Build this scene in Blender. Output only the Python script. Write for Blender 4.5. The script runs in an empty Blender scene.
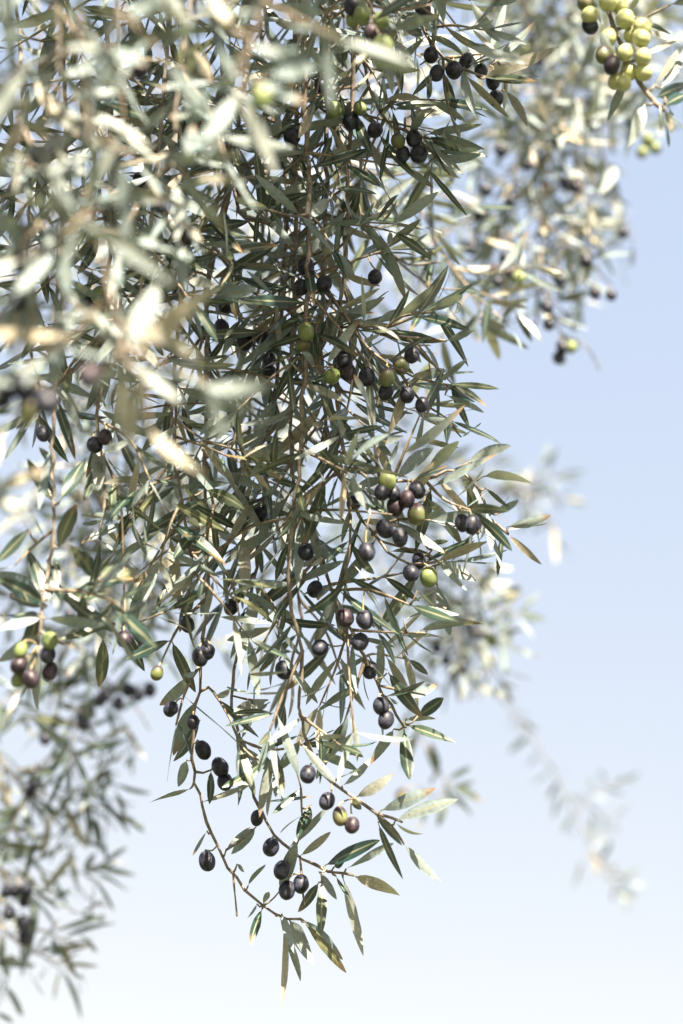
import bpy, math, random
import numpy as np
from mathutils import Vector

# ------------------------------------------------------------------ camera, sky, sun, exposure
scn = bpy.context.scene
R = math.radians
W_PX, H_PX = 683, 1024
PITCH = R(33.0)
CAM = np.array((0.0, 0.0, 1.6))
RIGHT = np.array((1.0, 0.0, 0.0))
FWD = np.array((0.0, math.cos(PITCH), math.sin(PITCH)))
UP = np.array((0.0, -math.sin(PITCH), math.cos(PITCH)))
FPX = 50.0 / 36.0 * H_PX                      # 50 mm lens on a portrait full frame
FOCUS = 1.30

cd = bpy.data.cameras.new('camera')
cam = bpy.data.objects.new('camera', cd)
scn.collection.objects.link(cam)
cam.location = CAM
cam.rotation_euler = (R(90) + PITCH, 0, 0)
cd.sensor_fit = 'VERTICAL'
cd.sensor_height = 36.0
cd.lens = 50.0
cd.clip_start, cd.clip_end = 0.02, 6000
cd.dof.use_dof = True
cd.dof.focus_distance = FOCUS
cd.dof.aperture_fstop = 2.35
scn.camera = cam

SUN_EL, SUN_AZ = R(36), R(18)                 # high, behind the camera and a little to its right
sdir = Vector((math.sin(SUN_AZ) * math.cos(SUN_EL), -math.cos(SUN_AZ) * math.cos(SUN_EL), math.sin(SUN_EL)))
world = bpy.data.worlds.new('World')
scn.world = world
world.use_nodes = True
wn = world.node_tree
sky = wn.nodes.new('ShaderNodeTexSky')
sky.sky_type = 'NISHITA'
sky.sun_disc = False
sky.sun_elevation = SUN_EL
sky.sun_rotation = math.atan2(sdir.x, sdir.y)
sky.altitude = 0
sky.air_density = 1.0
sky.dust_density = 1.0
sky.ozone_density = 3.0
bg = wn.nodes['Background']
hsv = wn.nodes.new('ShaderNodeHueSaturation')
hsv.inputs['Saturation'].default_value = 0.90
wn.links.new(sky.outputs[0], hsv.inputs['Color'])
gam = wn.nodes.new('ShaderNodeGamma')           # thin high haze evens out the clear sky
gam.inputs['Gamma'].default_value = 0.40
wn.links.new(hsv.outputs[0], gam.inputs['Color'])
veil = wn.nodes.new('ShaderNodeVectorMath')      # a thin pale blue veil of high haze over the whole dome
veil.operation = 'MULTIPLY_ADD'
veil.inputs[1].default_value = (0.78, 0.53, 0.16)
veil.inputs[2].default_value = (0.05, 0.336, 0.97)
wn.links.new(gam.outputs[0], veil.inputs[0])
wn.links.new(veil.outputs[0], bg.inputs[0])
bg.inputs[1].default_value = 0.14

sl = bpy.data.lights.new('sun', 'SUN')
sl.energy = 5.0
sl.angle = R(0.53)
sl.color = (1.0, 0.855, 0.675)
so = bpy.data.objects.new('sun', sl)
scn.collection.objects.link(so)
so.rotation_euler = (-sdir).to_track_quat('-Z', 'Y').to_euler()
so.location = (3, -6, 9)

vs = scn.view_settings
vs.view_transform = 'Standard'
vs.look = 'None'
vs.exposure = 2.49
vs.gamma = 1.0
vs.use_curve_mapping = False
scn.cycles.use_denoising = True
scn.cycles.max_bounces = 8
scn.cycles.transmission_bounces = 6

# ------------------------------------------------------------------ helpers
def unproject(x, y, d):
    return CAM + d * (FWD + (x - W_PX / 2) / FPX * RIGHT + (H_PX / 2 - y) / FPX * UP)

def project(p):
    q = np.asarray(p) - CAM
    d = q @ FWD
    return np.stack((W_PX / 2 + FPX * (q @ RIGHT) / d, H_PX / 2 - FPX * (q @ UP) / d, d), -1)

def unit(v):
    v = np.asarray(v, float)
    return v / np.maximum(np.linalg.norm(v, axis=-1, keepdims=True), 1e-9)

def inside(poly, x, y):
    c = False
    j = len(poly) - 1
    for i in range(len(poly)):
        xi, yi = poly[i]; xj, yj = poly[j]
        if (yi > y) != (yj > y) and x < (xj - xi) * (y - yi) / (yj - yi) + xi:
            c = not c
        j = i
    return c

def smooth(pts, step):
    """Catmull-Rom through world points, resampled at about `step` metres."""
    P = np.asarray(pts, float)
    if len(P) == 2:
        P = np.array((P[0], (P[0] + P[1]) / 2, P[1]))
    E = np.vstack((2 * P[0] - P[1], P, 2 * P[-1] - P[-2]))
    out = []
    for i in range(1, len(E) - 2):
        n = max(2, int(np.linalg.norm(E[i + 1] - E[i]) / (step / 3)))
        for k in range(n):
            t = k / n
            a, b, c, d = E[i - 1], E[i], E[i + 1], E[i + 2]
            out.append(0.5 * (2 * b + (c - a) * t + (2 * a - 5 * b + 4 * c - d) * t * t + (3 * b - a - 3 * c + d) * t ** 3))
    out.append(E[-2])
    out = np.array(out)
    s = np.concatenate(((0,), np.cumsum(np.linalg.norm(np.diff(out, axis=0), axis=1))))
    m = max(3, int(s[-1] / step) + 1)
    u = np.linspace(0, s[-1], m)
    return np.stack([np.interp(u, s, out[:, k]) for k in range(3)], 1)

def mesh_from(name, V, F, mat, uv=None, tone=None, smooth_shade=True):
    V = np.asarray(V, np.float32); F = np.asarray(F, np.int32)
    me = bpy.data.meshes.new(name)
    nf, k = F.shape
    me.vertices.add(len(V)); me.vertices.foreach_set('co', V.ravel())
    me.loops.add(nf * k); me.loops.foreach_set('vertex_index', F.ravel())
    me.polygons.add(nf); me.polygons.foreach_set('loop_start', np.arange(0, nf * k, k, dtype=np.int32))
    me.update(calc_edges=True)
    if uv is not None:
        l = me.uv_layers.new(name='UVMap')
        l.data.foreach_set('uv', np.asarray(uv, np.float32)[F.ravel()].ravel())
    if tone is not None:
        a = me.attributes.new('tone', 'FLOAT', 'POINT')
        a.data.foreach_set('value', np.asarray(tone, np.float32))
    if smooth_shade:
        me.polygons.foreach_set('use_smooth', np.ones(nf, bool))
    me.materials.append(mat)
    me.validate()
    return me

def link(name, me, loc, parent=None):
    o = bpy.data.objects.new(name, me)
    scn.collection.objects.link(o)
    o.location = loc
    if parent is not None:
        o.parent = parent
    return o

def tube(path, r0, r1, sides=7, knots=0.0, rng=None):
    P = np.asarray(path, float); n = len(P)
    T = unit(np.gradient(P, axis=0))
    ref = np.array((0.31, 0.77, 0.55))
    N = [unit(ref - T[0] * (ref @ T[0]))]
    for i in range(1, n):
        v = N[-1] - T[i] * (N[-1] @ T[i])
        N.append(unit(v))
    N = np.array(N); B = np.cross(T, N)
    a = np.linspace(0, 2 * math.pi, sides, endpoint=False)
    r = np.linspace(r0, r1, n)
    if knots and rng is not None:
        r = r * (1 + knots * rng.uniform(-.5, 1, n))
    V = P[:, None] + r[:, None, None] * (np.cos(a)[None, :, None] * N[:, None] + np.sin(a)[None, :, None] * B[:, None])
    V = np.vstack((V.reshape(-1, 3), P[:1], P[-1:] + T[-1:] * r1))
    F = []
    for i in range(n - 1):
        for j in range(sides):
            k = (j + 1) % sides
            F.append((i * sides + j, i * sides + k, (i + 1) * sides + k, (i + 1) * sides + j))
    for j in range(sides):
        k = (j + 1) % sides
        F.append((n * sides, k, j, n * sides))
        F.append((n * sides + 1, (n - 1) * sides + j, (n - 1) * sides + k, n * sides + 1))
    F = [f if len(set(f)) == 4 else f for f in F]
    return V, F

def tube_mesh(name, path, r0, r1, mat, sides=7, knots=0.0, rng=None):
    V, F = tube(path, r0, r1, sides, knots, rng)
    quads = [f for f in F if len(set(f)) == 4]
    me = bpy.data.meshes.new(name)
    me.from_pydata([tuple(v) for v in V], [], [tuple(f) for f in quads] + [tuple(dict.fromkeys(f)) for f in F if len(set(f)) < 4])
    me.polygons.foreach_set('use_smooth', np.ones(len(me.polygons), bool))
    me.materials.append(mat)
    return me

# ------------------------------------------------------------------ materials
def new_mat(name):
    m = bpy.data.materials.new(name)
    m.use_nodes = True
    nt = m.node_tree
    nt.nodes.clear()
    return m, nt, nt.nodes.new, nt.links.new

def leaf_material():
    m, nt, N, L = new_mat('olive_leaf')
    out = N('ShaderNodeOutputMaterial')
    tone = N('ShaderNodeAttribute'); tone.attribute_name = 'tone'
    uv = N('ShaderNodeUVMap'); sep = N('ShaderNodeSeparateXYZ'); L(uv.outputs[0], sep.inputs[0])
    geo = N('ShaderNodeNewGeometry')
    # upper face: dark grey green, some leaves yellower
    top = N('ShaderNodeValToRGB')
    e = top.color_ramp.elements
    e[0].position, e[0].color = 0.0, (0.014, 0.040, 0.034, 1)
    e[1].position, e[1].color = 1.0, (0.115, 0.125, 0.06, 1)
    q = top.color_ramp.elements.new(0.93); q.color = (0.062, 0.085, 0.052, 1); q = top.color_ramp.elements.new(0.6); q.color = (0.027, 0.056, 0.049, 1)
    L(tone.outputs['Fac'], top.inputs[0])
    und = N('ShaderNodeValToRGB')
    e = und.color_ramp.elements
    e[0].position, e[0].color = 0.0, (0.160, 0.230, 0.252, 1)
    e[1].position, e[1].color = 1.0, (0.40, 0.355, 0.27, 1)
    q = und.color_ramp.elements.new(0.75); q.color = (0.238, 0.288, 0.290, 1)
    L(tone.outputs['Fac'], und.inputs[0])
    # blotches and fine scales
    tc = N('ShaderNodeTexCoord')
    nz = N('ShaderNodeTexNoise'); nz.inputs['Scale'].default_value = 260; nz.inputs['Detail'].default_value = 5
    L(tc.outputs['Object'], nz.inputs['Vector'])
    mr = N('ShaderNodeMapRange'); mr.inputs[1].default_value = .3; mr.inputs[2].default_value = .7
    mr.inputs[3].default_value = .78; mr.inputs[4].default_value = 1.18
    L(nz.outputs['Fac'], mr.inputs[0])
    side = N('ShaderNodeMix'); side.data_type = 'RGBA'
    L(geo.outputs['Backfacing'], side.inputs[0]); L(top.outputs[0], side.inputs[6]); L(und.outputs[0], side.inputs[7])
    mul = N('ShaderNodeMix'); mul.data_type = 'RGBA'; mul.blend_type = 'MULTIPLY'; mul.inputs[0].default_value = 1
    L(side.outputs[2], mul.inputs[6]); L(mr.outputs[0], mul.inputs[7])
    # pale midrib
    a = N('ShaderNodeMath'); a.operation = 'SUBTRACT'; a.inputs[1].default_value = .5; L(sep.outputs[0], a.inputs[0])
    b = N('ShaderNodeMath'); b.operation = 'ABSOLUTE'; L(a.outputs[0], b.inputs[0])
    c = N('ShaderNodeMapRange'); c.inputs[1].default_value = .035; c.inputs[2].default_value = .10
    c.inputs[3].default_value = .75; c.inputs[4].default_value = 0
    L(b.outputs[0], c.inputs[0])
    rib = N('ShaderNodeMix'); rib.data_type = 'RGBA'
    L(c.outputs[0], rib.inputs[0]); L(mul.outputs[2], rib.inputs[6]); rib.inputs[7].default_value = (0.27, 0.27, 0.17, 1)
    # brown dry tips on a few leaves
    t1 = N('ShaderNodeMath'); t1.operation = 'MULTIPLY'; t1.inputs[1].default_value = 37.31; L(tone.outputs['Fac'], t1.inputs[0])
    t2 = N('ShaderNodeMath'); t2.operation = 'FRACT'; L(t1.outputs[0], t2.inputs[0])
    t3 = N('ShaderNodeMath'); t3.operation = 'GREATER_THAN'; t3.inputs[1].default_value = .82; L(t2.outputs[0], t3.inputs[0])
    t4 = N('ShaderNodeMapRange'); t4.inputs[1].default_value = .72; t4.inputs[2].default_value = .97; L(sep.outputs[1], t4.inputs[0])
    t5 = N('ShaderNodeMath'); t5.operation = 'MULTIPLY'; L(t3.outputs[0], t5.inputs[0]); L(t4.outputs[0], t5.inputs[1])
    dry = N('ShaderNodeMix'); dry.data_type = 'RGBA'
    L(t5.outputs[0], dry.inputs[0]); L(rib.outputs[2], dry.inputs[6]); dry.inputs[7].default_value = (0.23, 0.145, 0.075, 1)
    vo = N('ShaderNodeTexVoronoi'); vo.inputs['Scale'].default_value = 230; L(tc.outputs['Object'], vo.inputs['Vector'])
    n3 = N('ShaderNodeTexNoise'); n3.inputs['Scale'].default_value = 35; L(tc.outputs['Object'], n3.inputs['Vector'])
    sp1 = N('ShaderNodeMapRange'); sp1.inputs[1].default_value = .14; sp1.inputs[2].default_value = .24; sp1.inputs[3].default_value = .75; sp1.inputs[4].default_value = 0
    L(vo.outputs['Distance'], sp1.inputs[0])
    sp2 = N('ShaderNodeMapRange'); sp2.inputs[1].default_value = .52; sp2.inputs[2].default_value = .60; L(n3.outputs['Fac'], sp2.inputs[0])
    sp3 = N('ShaderNodeMath'); sp3.operation = 'MULTIPLY'; L(sp1.outputs[0], sp3.inputs[0]); L(sp2.outputs[0], sp3.inputs[1])
    spot = N('ShaderNodeMix'); spot.data_type = 'RGBA'
    L(sp3.outputs[0], spot.inputs[0]); L(dry.outputs[2], spot.inputs[6]); spot.inputs[7].default_value = (0.075, 0.055, 0.035, 1)
    p = N('ShaderNodeBsdfPrincipled')
    L(spot.outputs[2], p.inputs['Base Color'])
    rg = N('ShaderNodeMapRange'); rg.inputs[3].default_value = .30; rg.inputs[4].default_value = .62
    L(geo.outputs['Backfacing'], rg.inputs[0]); L(rg.outputs[0], p.inputs['Roughness'])
    p.inputs['Specular IOR Level'].default_value = .5
    bp = N('ShaderNodeBump'); bp.inputs['Strength'].default_value = .18; bp.inputs['Distance'].default_value = .0006
    L(nz.outputs['Fac'], bp.inputs['Height']); L(bp.outputs[0], p.inputs['Normal'])
    tr = N('ShaderNodeBsdfTranslucent'); tr.inputs[0].default_value = (0.24, 0.27, 0.15, 1)
    mx = N('ShaderNodeMixShader'); mx.inputs[0].default_value = .13
    L(p.outputs[0], mx.inputs[1]); L(tr.outputs[0], mx.inputs[2]); L(mx.outputs[0], out.inputs[0])
    return m

def bark_material(name, ca, cb, scale, rough=.8, bump=.5):
    m, nt, N, L = new_mat(name)
    out = N('ShaderNodeOutputMaterial'); p = N('ShaderNodeBsdfPrincipled'); L(p.outputs[0], out.inputs[0])
    tc = N('ShaderNodeTexCoord')
    nz = N('ShaderNodeTexNoise'); nz.inputs['Scale'].default_value = scale; nz.inputs['Detail'].default_value = 6
    L(tc.outputs['Object'], nz.inputs['Vector'])
    cr = N('ShaderNodeValToRGB'); e = cr.color_ramp.elements
    e[0].position, e[0].color = .35, (*ca, 1)
    e[1].position, e[1].color = .68, (*cb, 1)
    L(nz.outputs['Fac'], cr.inputs[0]); L(cr.outputs[0], p.inputs['Base Color'])
    p.inputs['Roughness'].default_value = rough
    bp = N('ShaderNodeBump'); bp.inputs['Strength'].default_value = bump; bp.inputs['Distance'].default_value = .001
    L(nz.outputs['Fac'], bp.inputs['Height']); L(bp.outputs[0], p.inputs['Normal'])
    return m

def olive_material(name, ca, cb, bloom, bloom_amt, blush=None):
    """Skin colour ca..cb in soft patches, a dusty bloom over it, pale lenticel specks; blush colours one side of a turning fruit."""
    m, nt, N, L = new_mat(name)
    out = N('ShaderNodeOutputMaterial'); p = N('ShaderNodeBsdfPrincipled'); L(p.outputs[0], out.inputs[0])
    tc = N('ShaderNodeTexCoord'); oi = N('ShaderNodeObjectInfo')
    off = N('ShaderNodeVectorMath'); off.operation = 'ADD'
    L(tc.outputs['Object'], off.inputs[0]); L(oi.outputs['Random'], off.inputs[1])
    n1 = N('ShaderNodeTexNoise'); n1.inputs['Scale'].default_value = 90; n1.inputs['Detail'].default_value = 3
    L(off.outputs[0], n1.inputs['Vector'])
    base = N('ShaderNodeValToRGB'); e = base.color_ramp.elements
    e[0].position, e[0].color = .36, (*ca, 1); e[1].position, e[1].color = .66, (*cb, 1)
    L(n1.outputs['Fac'], base.inputs[0])
    col = base.outputs[0]
    if blush:
        sx = N('ShaderNodeSeparateXYZ'); L(tc.outputs['Object'], sx.inputs[0])
        ad = N('ShaderNodeMath'); ad.operation = 'MULTIPLY_ADD'; ad.inputs[1].default_value = .012; ad.inputs[2].default_value = -.006
        L(n1.outputs['Fac'], ad.inputs[0])
        sm = N('ShaderNodeMath'); sm.operation = 'ADD'; L(sx.outputs[2], sm.inputs[0]); L(ad.outputs[0], sm.inputs[1])
        mr = N('ShaderNodeMapRange'); mr.interpolation_type = 'SMOOTHSTEP'
        mr.inputs[1].default_value = -.003; mr.inputs[2].default_value = .003; L(sm.outputs[0], mr.inputs[0])
        mb = N('ShaderNodeMix'); mb.data_type = 'RGBA'
        L(mr.outputs[0], mb.inputs[0]); L(col, mb.inputs[6]); mb.inputs[7].default_value = (*blush, 1)
        col = mb.outputs[2]
    n2 = N('ShaderNodeTexNoise'); n2.inputs['Scale'].default_value = 160; n2.inputs['Detail'].default_value = 6; n2.inputs['Roughness'].default_value = .65
    L(off.outputs[0], n2.inputs['Vector'])
    mr2 = N('ShaderNodeMapRange'); mr2.inputs[1].default_value = .42; mr2.inputs[2].default_value = .72
    mr2.inputs[3].default_value = 0; mr2.inputs[4].default_value = bloom_amt
    L(n2.outputs['Fac'], mr2.inputs[0])
    mb2 = N('ShaderNodeMix'); mb2.data_type = 'RGBA'
    L(mr2.outputs[0], mb2.inputs[0]); L(col, mb2.inputs[6]); mb2.inputs[7].default_value = (*bloom, 1)
    vo = N('ShaderNodeTexVoronoi'); vo.inputs['Scale'].default_value = 520; L(off.outputs[0], vo.inputs['Vector'])
    sp = N('ShaderNodeMapRange'); sp.inputs[1].default_value = .10; sp.inputs[2].default_value = .22
    sp.inputs[3].default_value = .35; sp.inputs[4].default_value = 0; L(vo.outputs['Distance'], sp.inputs[0])
    mb3 = N('ShaderNodeMix'); mb3.data_type = 'RGBA'
    L(sp.outputs[0], mb3.inputs[0]); L(mb2.outputs[2], mb3.inputs[6]); mb3.inputs[7].default_value = (bloom[0], bloom[1], bloom[2], 1)
    L(mb3.outputs[2], p.inputs['Base Color'])
    rr = N('ShaderNodeMapRange'); rr.inputs[3].default_value = .30; rr.inputs[4].default_value = .62
    L(n2.outputs['Fac'], rr.inputs[0]); L(rr.outputs[0], p.inputs['Roughness'])
    p.inputs['Specular IOR Level'].default_value = .32
    bp = N('ShaderNodeBump'); bp.inputs['Strength'].default_value = .12; bp.inputs['Distance'].default_value = .0008
    L(n2.outputs['Fac'], bp.inputs['Height']); L(bp.outputs[0], p.inputs['Normal'])
    return m

LEAF = leaf_material()
BARK = bark_material('olive_bark', (.10, .083, .07), (.27, .235, .20), 180)
TWIG = bark_material('olive_twig_bark', (.12, .095, .07), (.25, .21, .155), 240, .7, .3)
STALK = bark_material('olive_stalk_skin', (.19, .16, .09), (.30, .25, .15), 300, .6, .2)
TRUNK = bark_material('old_olive_bark', (.10, .085, .07), (.28, .25, .21), 22, .9, 1)
OLIVE = {
    'k': olive_material('ripe_olive_skin', (.003, .0035, .008), (.008, .0075, .015), (.11, .125, .18), .55),
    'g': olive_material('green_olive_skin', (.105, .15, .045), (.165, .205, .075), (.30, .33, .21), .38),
    'y': olive_material('painted_sunlit_green_olive_skin', (.30, .33, .12), (.38, .40, .19), (.50, .51, .36), .35),  # lighter copy of the green skin, sunlight put into the colour
    't': olive_material('turning_olive_skin', (.11, .14, .045), (.10, .09, .04), (.22, .22, .20), .34, blush=(.020, .009, .016)),
    'p': olive_material('violet_olive_skin', (.012, .0075, .013), (.030, .015, .021), (.14, .13, .165), .42),
}
OLIVE_LABEL = {'y': 'green olive with sunlight painted into its pale skin', 'g': 'green unripe olive', 't': 'half green half purple olive', 'p': 'reddish violet olive'}

# ------------------------------------------------------------------ leaves
T_FINE = np.array((0, .05, .085, .13, .22, .33, .45, .57, .69, .80, .89, .96, 1.0))
T_COARSE = np.array((0, .07, .14, .30, .5, .7, .88, 1.0))

def leaf_profile(t):
    s = np.clip((t - .07) / .93, 0, 1)
    w = (s ** .72) * ((1 - s) ** .80)
    w = w / .345 * .5 / .5
    w = np.where(t <= .07, 0, w)
    return np.maximum(w, np.where(t < .98, .10, .02))

def leaves_mesh(name, B, D, Nn, Ln, Wd, rng, fine=True, origin=None):
    """Every leaf of one twig in one mesh: lanceolate, folded at the midrib, edges rolled under, bent and twisted a little."""
    n = len(B)
    B, D, Nn, Ln, Wd = (np.asarray(a, float) for a in (B, D, Nn, Ln, Wd))
    D = unit(D); Nn = unit(Nn - D * np.sum(Nn * D, 1, keepdims=True)); X = np.cross(D, Nn)
    t = T_FINE if fine else T_COARSE
    c = np.array((-1, -.55, 0, .55, 1)) if fine else np.array((-1, 0, 1.0))
    S, Cn = len(t), len(c)
    bend = rng.normal(-.02, .15, n); sid = rng.normal(0, .07, n); tw = rng.normal(0, .65, n)
    fold = rng.uniform(.05, .50, n); hook = rng.uniform(-.06, .06, n)
    droop = rng.uniform(0, .07, n)
    f1 = t ** 1.9
    ctr = (B[:, None] + Ln[:, None, None] * (D[:, None] * (t - .12 * np.abs(bend)[:, None] * t ** 3)[..., None]
           + Nn[:, None] * (bend[:, None] * f1 + hook[:, None] * t ** 5)[..., None]
           + X[:, None] * (sid[:, None] * f1)[..., None]))
    ctr[..., 2] -= (droop * Ln)[:, None] * f1
    a = tw[:, None] * t
    Xr = np.cos(a)[..., None] * X[:, None] + np.sin(a)[..., None] * Nn[:, None]
    Nr = -np.sin(a)[..., None] * X[:, None] + np.cos(a)[..., None] * Nn[:, None]
    wob = 1 + rng.normal(0, .035, (n, S))
    w = leaf_profile(t)[None] * Wd[:, None] * .5 * wob
    lift = fold[:, None] * np.abs(c) - .22 * np.abs(c) ** 3
    V = (ctr[:, :, None] + Xr[:, :, None] * (w[..., None] * c)[..., None]
         + Nr[:, :, None] * (w[..., None] * lift[:, None])[..., None])
    if origin is not None:
        V = V - np.asarray(origin)
    V = V.reshape(-1, 3)
    uv = np.stack(np.broadcast_arrays((c * .5 + .5)[None, None, :], t[None, :, None], np.zeros((n, S, Cn)))[:2], -1).reshape(-1, 2)
    tone = np.repeat(rng.random(n), S * Cn)
    i = np.arange(S - 1)[:, None] * Cn + np.arange(Cn - 1)[None]
    q = np.stack((i, i + 1, i + 1 + Cn, i + Cn), -1).reshape(-1, 4)
    F = (q[None] + (np.arange(n) * S * Cn)[:, None, None]).reshape(-1, 4)
    return mesh_from(name, V, F, LEAF, uv, tone)

class LeafBag:
    def __init__(s): s.B, s.D, s.N, s.L, s.W = [], [], [], [], []
    def add(s, b, d, n, l, w):
        s.B.append(b); s.D.append(d); s.N.append(n); s.L.append(l); s.W.append(w)

LITV = FWD * .55 - np.array(sdir) * .55
def leaf_normal(D, S, rng, lit=0.0):
    n = .35 * unit(S) + np.array((0, 0, .5)) + rng.normal(0, .75, 3) + lit * LITV
    n = n - D * (n @ D)
    return unit(n)

def grow_leaves(bag, path, rng, spacing=.019, t0=.1, length=.055, keep=.9, accept=None, spread=(36, 80), droop=.0, ends=True, lit=0.0):
    """Opposite pairs, each pair turned about a quarter turn from the last, and a tuft at the tip."""
    P = np.asarray(path)
    s = np.concatenate(((0,), np.cumsum(np.linalg.norm(np.diff(P, axis=0), axis=1))))
    tot = s[-1]
    az = rng.uniform(0, 6.28)
    u = t0 * tot + rng.uniform(0, spacing)
    while u < tot:
        p = np.array([np.interp(u, s, P[:, k]) for k in range(3)])
        q = np.array([np.interp(min(u + .004, tot), s, P[:, k]) - np.interp(max(u - .004, 0), s, P[:, k]) for k in range(3)])
        S = unit(q)
        e = unit(np.cross(S, (.3, .8, .51))); g = np.cross(S, e)
        for k in (0, 1):
            if rng.random() > keep: continue
            a = az + k * math.pi + rng.normal(0, .25)
            th = R(rng.uniform(*spread))
            D = math.cos(th) * S + math.sin(th) * (math.cos(a) * e + math.sin(a) * g)
            D = unit(D + np.array((0, 0, -droop * rng.uniform(.2, 1.2))))
            Ln = length * rng.uniform(.62, 1.18) * (1 if u < tot - .02 else .8)
            if accept is not None and not accept(p, p + D * Ln): continue
            bag.add(p, D, leaf_normal(D, S, rng, lit), Ln, Ln * rng.uniform(.105, .170))
        az += math.pi / 2 + rng.normal(0, .2)
        u += spacing * rng.uniform(.75, 1.35)
    if ends:
        S = unit(P[-1] - P[-2])
        for k in range(2):
            D = unit(S + rng.normal(0, .3, 3))
            Ln = length * rng.uniform(.5, .95)
            if accept is None or accept(P[-1], P[-1] + D * Ln):
                bag.add(P[-1], D, leaf_normal(D, S, rng, lit), Ln, Ln * rng.uniform(.15, .2))

# ------------------------------------------------------------------ olives
def olive_mesh(center, axis, L, Wd, kind, rng):
    nu, nv = 20, 15
    ax = unit(axis)
    e = unit(np.cross(ax, (.37, .81, .45))); g = np.cross(ax, e)
    V = []
    th = np.linspace(0, math.pi, nv)
    ph = np.linspace(0, 2 * math.pi, nu, endpoint=False)
    asym = rng.uniform(-.08, .08); lob = rng.uniform(0, .03); lp = rng.uniform(0, 6.28)
    dent = rng.uniform(0, .06); da = rng.uniform(.9, 2.3); db = rng.uniform(0, 6.28)
    V.append(ax * L * .485)
    for a in th[1:-1]:
        z = math.cos(a); r = math.sin(a) ** .92 * (1 + asym * z)
        zz = z * L * .5
        if z > .9: zz -= (z - .9) * L * .25          # dimple round the stalk
        for b in ph:
            rr = r * Wd * .5 * (1 + lob * math.cos(2 * b + lp) + .022 * math.sin(3 * b + 4 * a + lp) * math.sin(a))
            rr -= dent * Wd * math.exp(-((a - da) ** 2 + (((b - db + math.pi) % (2 * math.pi)) - math.pi) ** 2) / .12)
            V.append(ax * zz + rr * (math.cos(b) * e + math.sin(b) * g))
    V.append(-ax * L * .52)
    F = []
    for j in range(nu):
        k = (j + 1) % nu
        F.append((0, 1 + j, 1 + k))
        for i in range(nv - 3):
            F.append((1 + i * nu + j, 1 + (i + 1) * nu + j, 1 + (i + 1) * nu + k, 1 + i * nu + k))
        F.append((len(V) - 1, 1 + (nv - 3) * nu + k, 1 + (nv - 3) * nu + j))
    me = bpy.data.meshes.new('olive')
    me.from_pydata([tuple(v) for v in V], [], F)
    me.polygons.foreach_set('use_smooth', np.ones(len(me.polygons), bool))
    me.materials.append(OLIVE[kind])
    return me

GUARD = []          # (x, y, depth, radius) of olives that leaves in front must not cover

# silhouette of the hanging mass against the sky, so that free-grown twigs keep to it
FOCUS_POLY = [(-900, -2500), (700, -2500), (565, -60), (560, 40), (540, 85), (500, 122), (488, 160), (470, 215), (462, 250), (490, 300), (500, 390),
              (484, 420), (508, 440), (540, 468), (552, 522), (540, 562), (488, 582), (452, 600), (470, 616), (440, 642),
              (432, 690), (440, 735), (408, 778), (372, 752), (350, 775), (330, 820), (262, 830), (190, 812), (160, 800), (172, 735),
              (140, 700), (112, 670), (60, 690), (-900, 690)]
FAR_POLY = [(-900, -2500), (1600, -2500), (1600, 130), (660, 130), (632, 200), (640, 250), (622, 300), (590, 340), (570, 372), (510, 345),
            (470, 335), (440, 420), (300, 560), (-900, 560)]
LOWLEFT_POLY = [(-900, -2500), (330, -2500), (330, 640), (190, 690), (150, 735), (155, 800), (148, 840), (140, 880), (112, 940), (95, 1010), (-900, 1300)]

LIMB = smooth([(-2.05, 1.9, 0.9), (-1.75, 1.6, 2.0), (-1.05, 1.25, 2.85), (-.35, 1.05, 3.2), (.35, .95, 3.35), (1.1, 1.05, 3.45)], .04)

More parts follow.
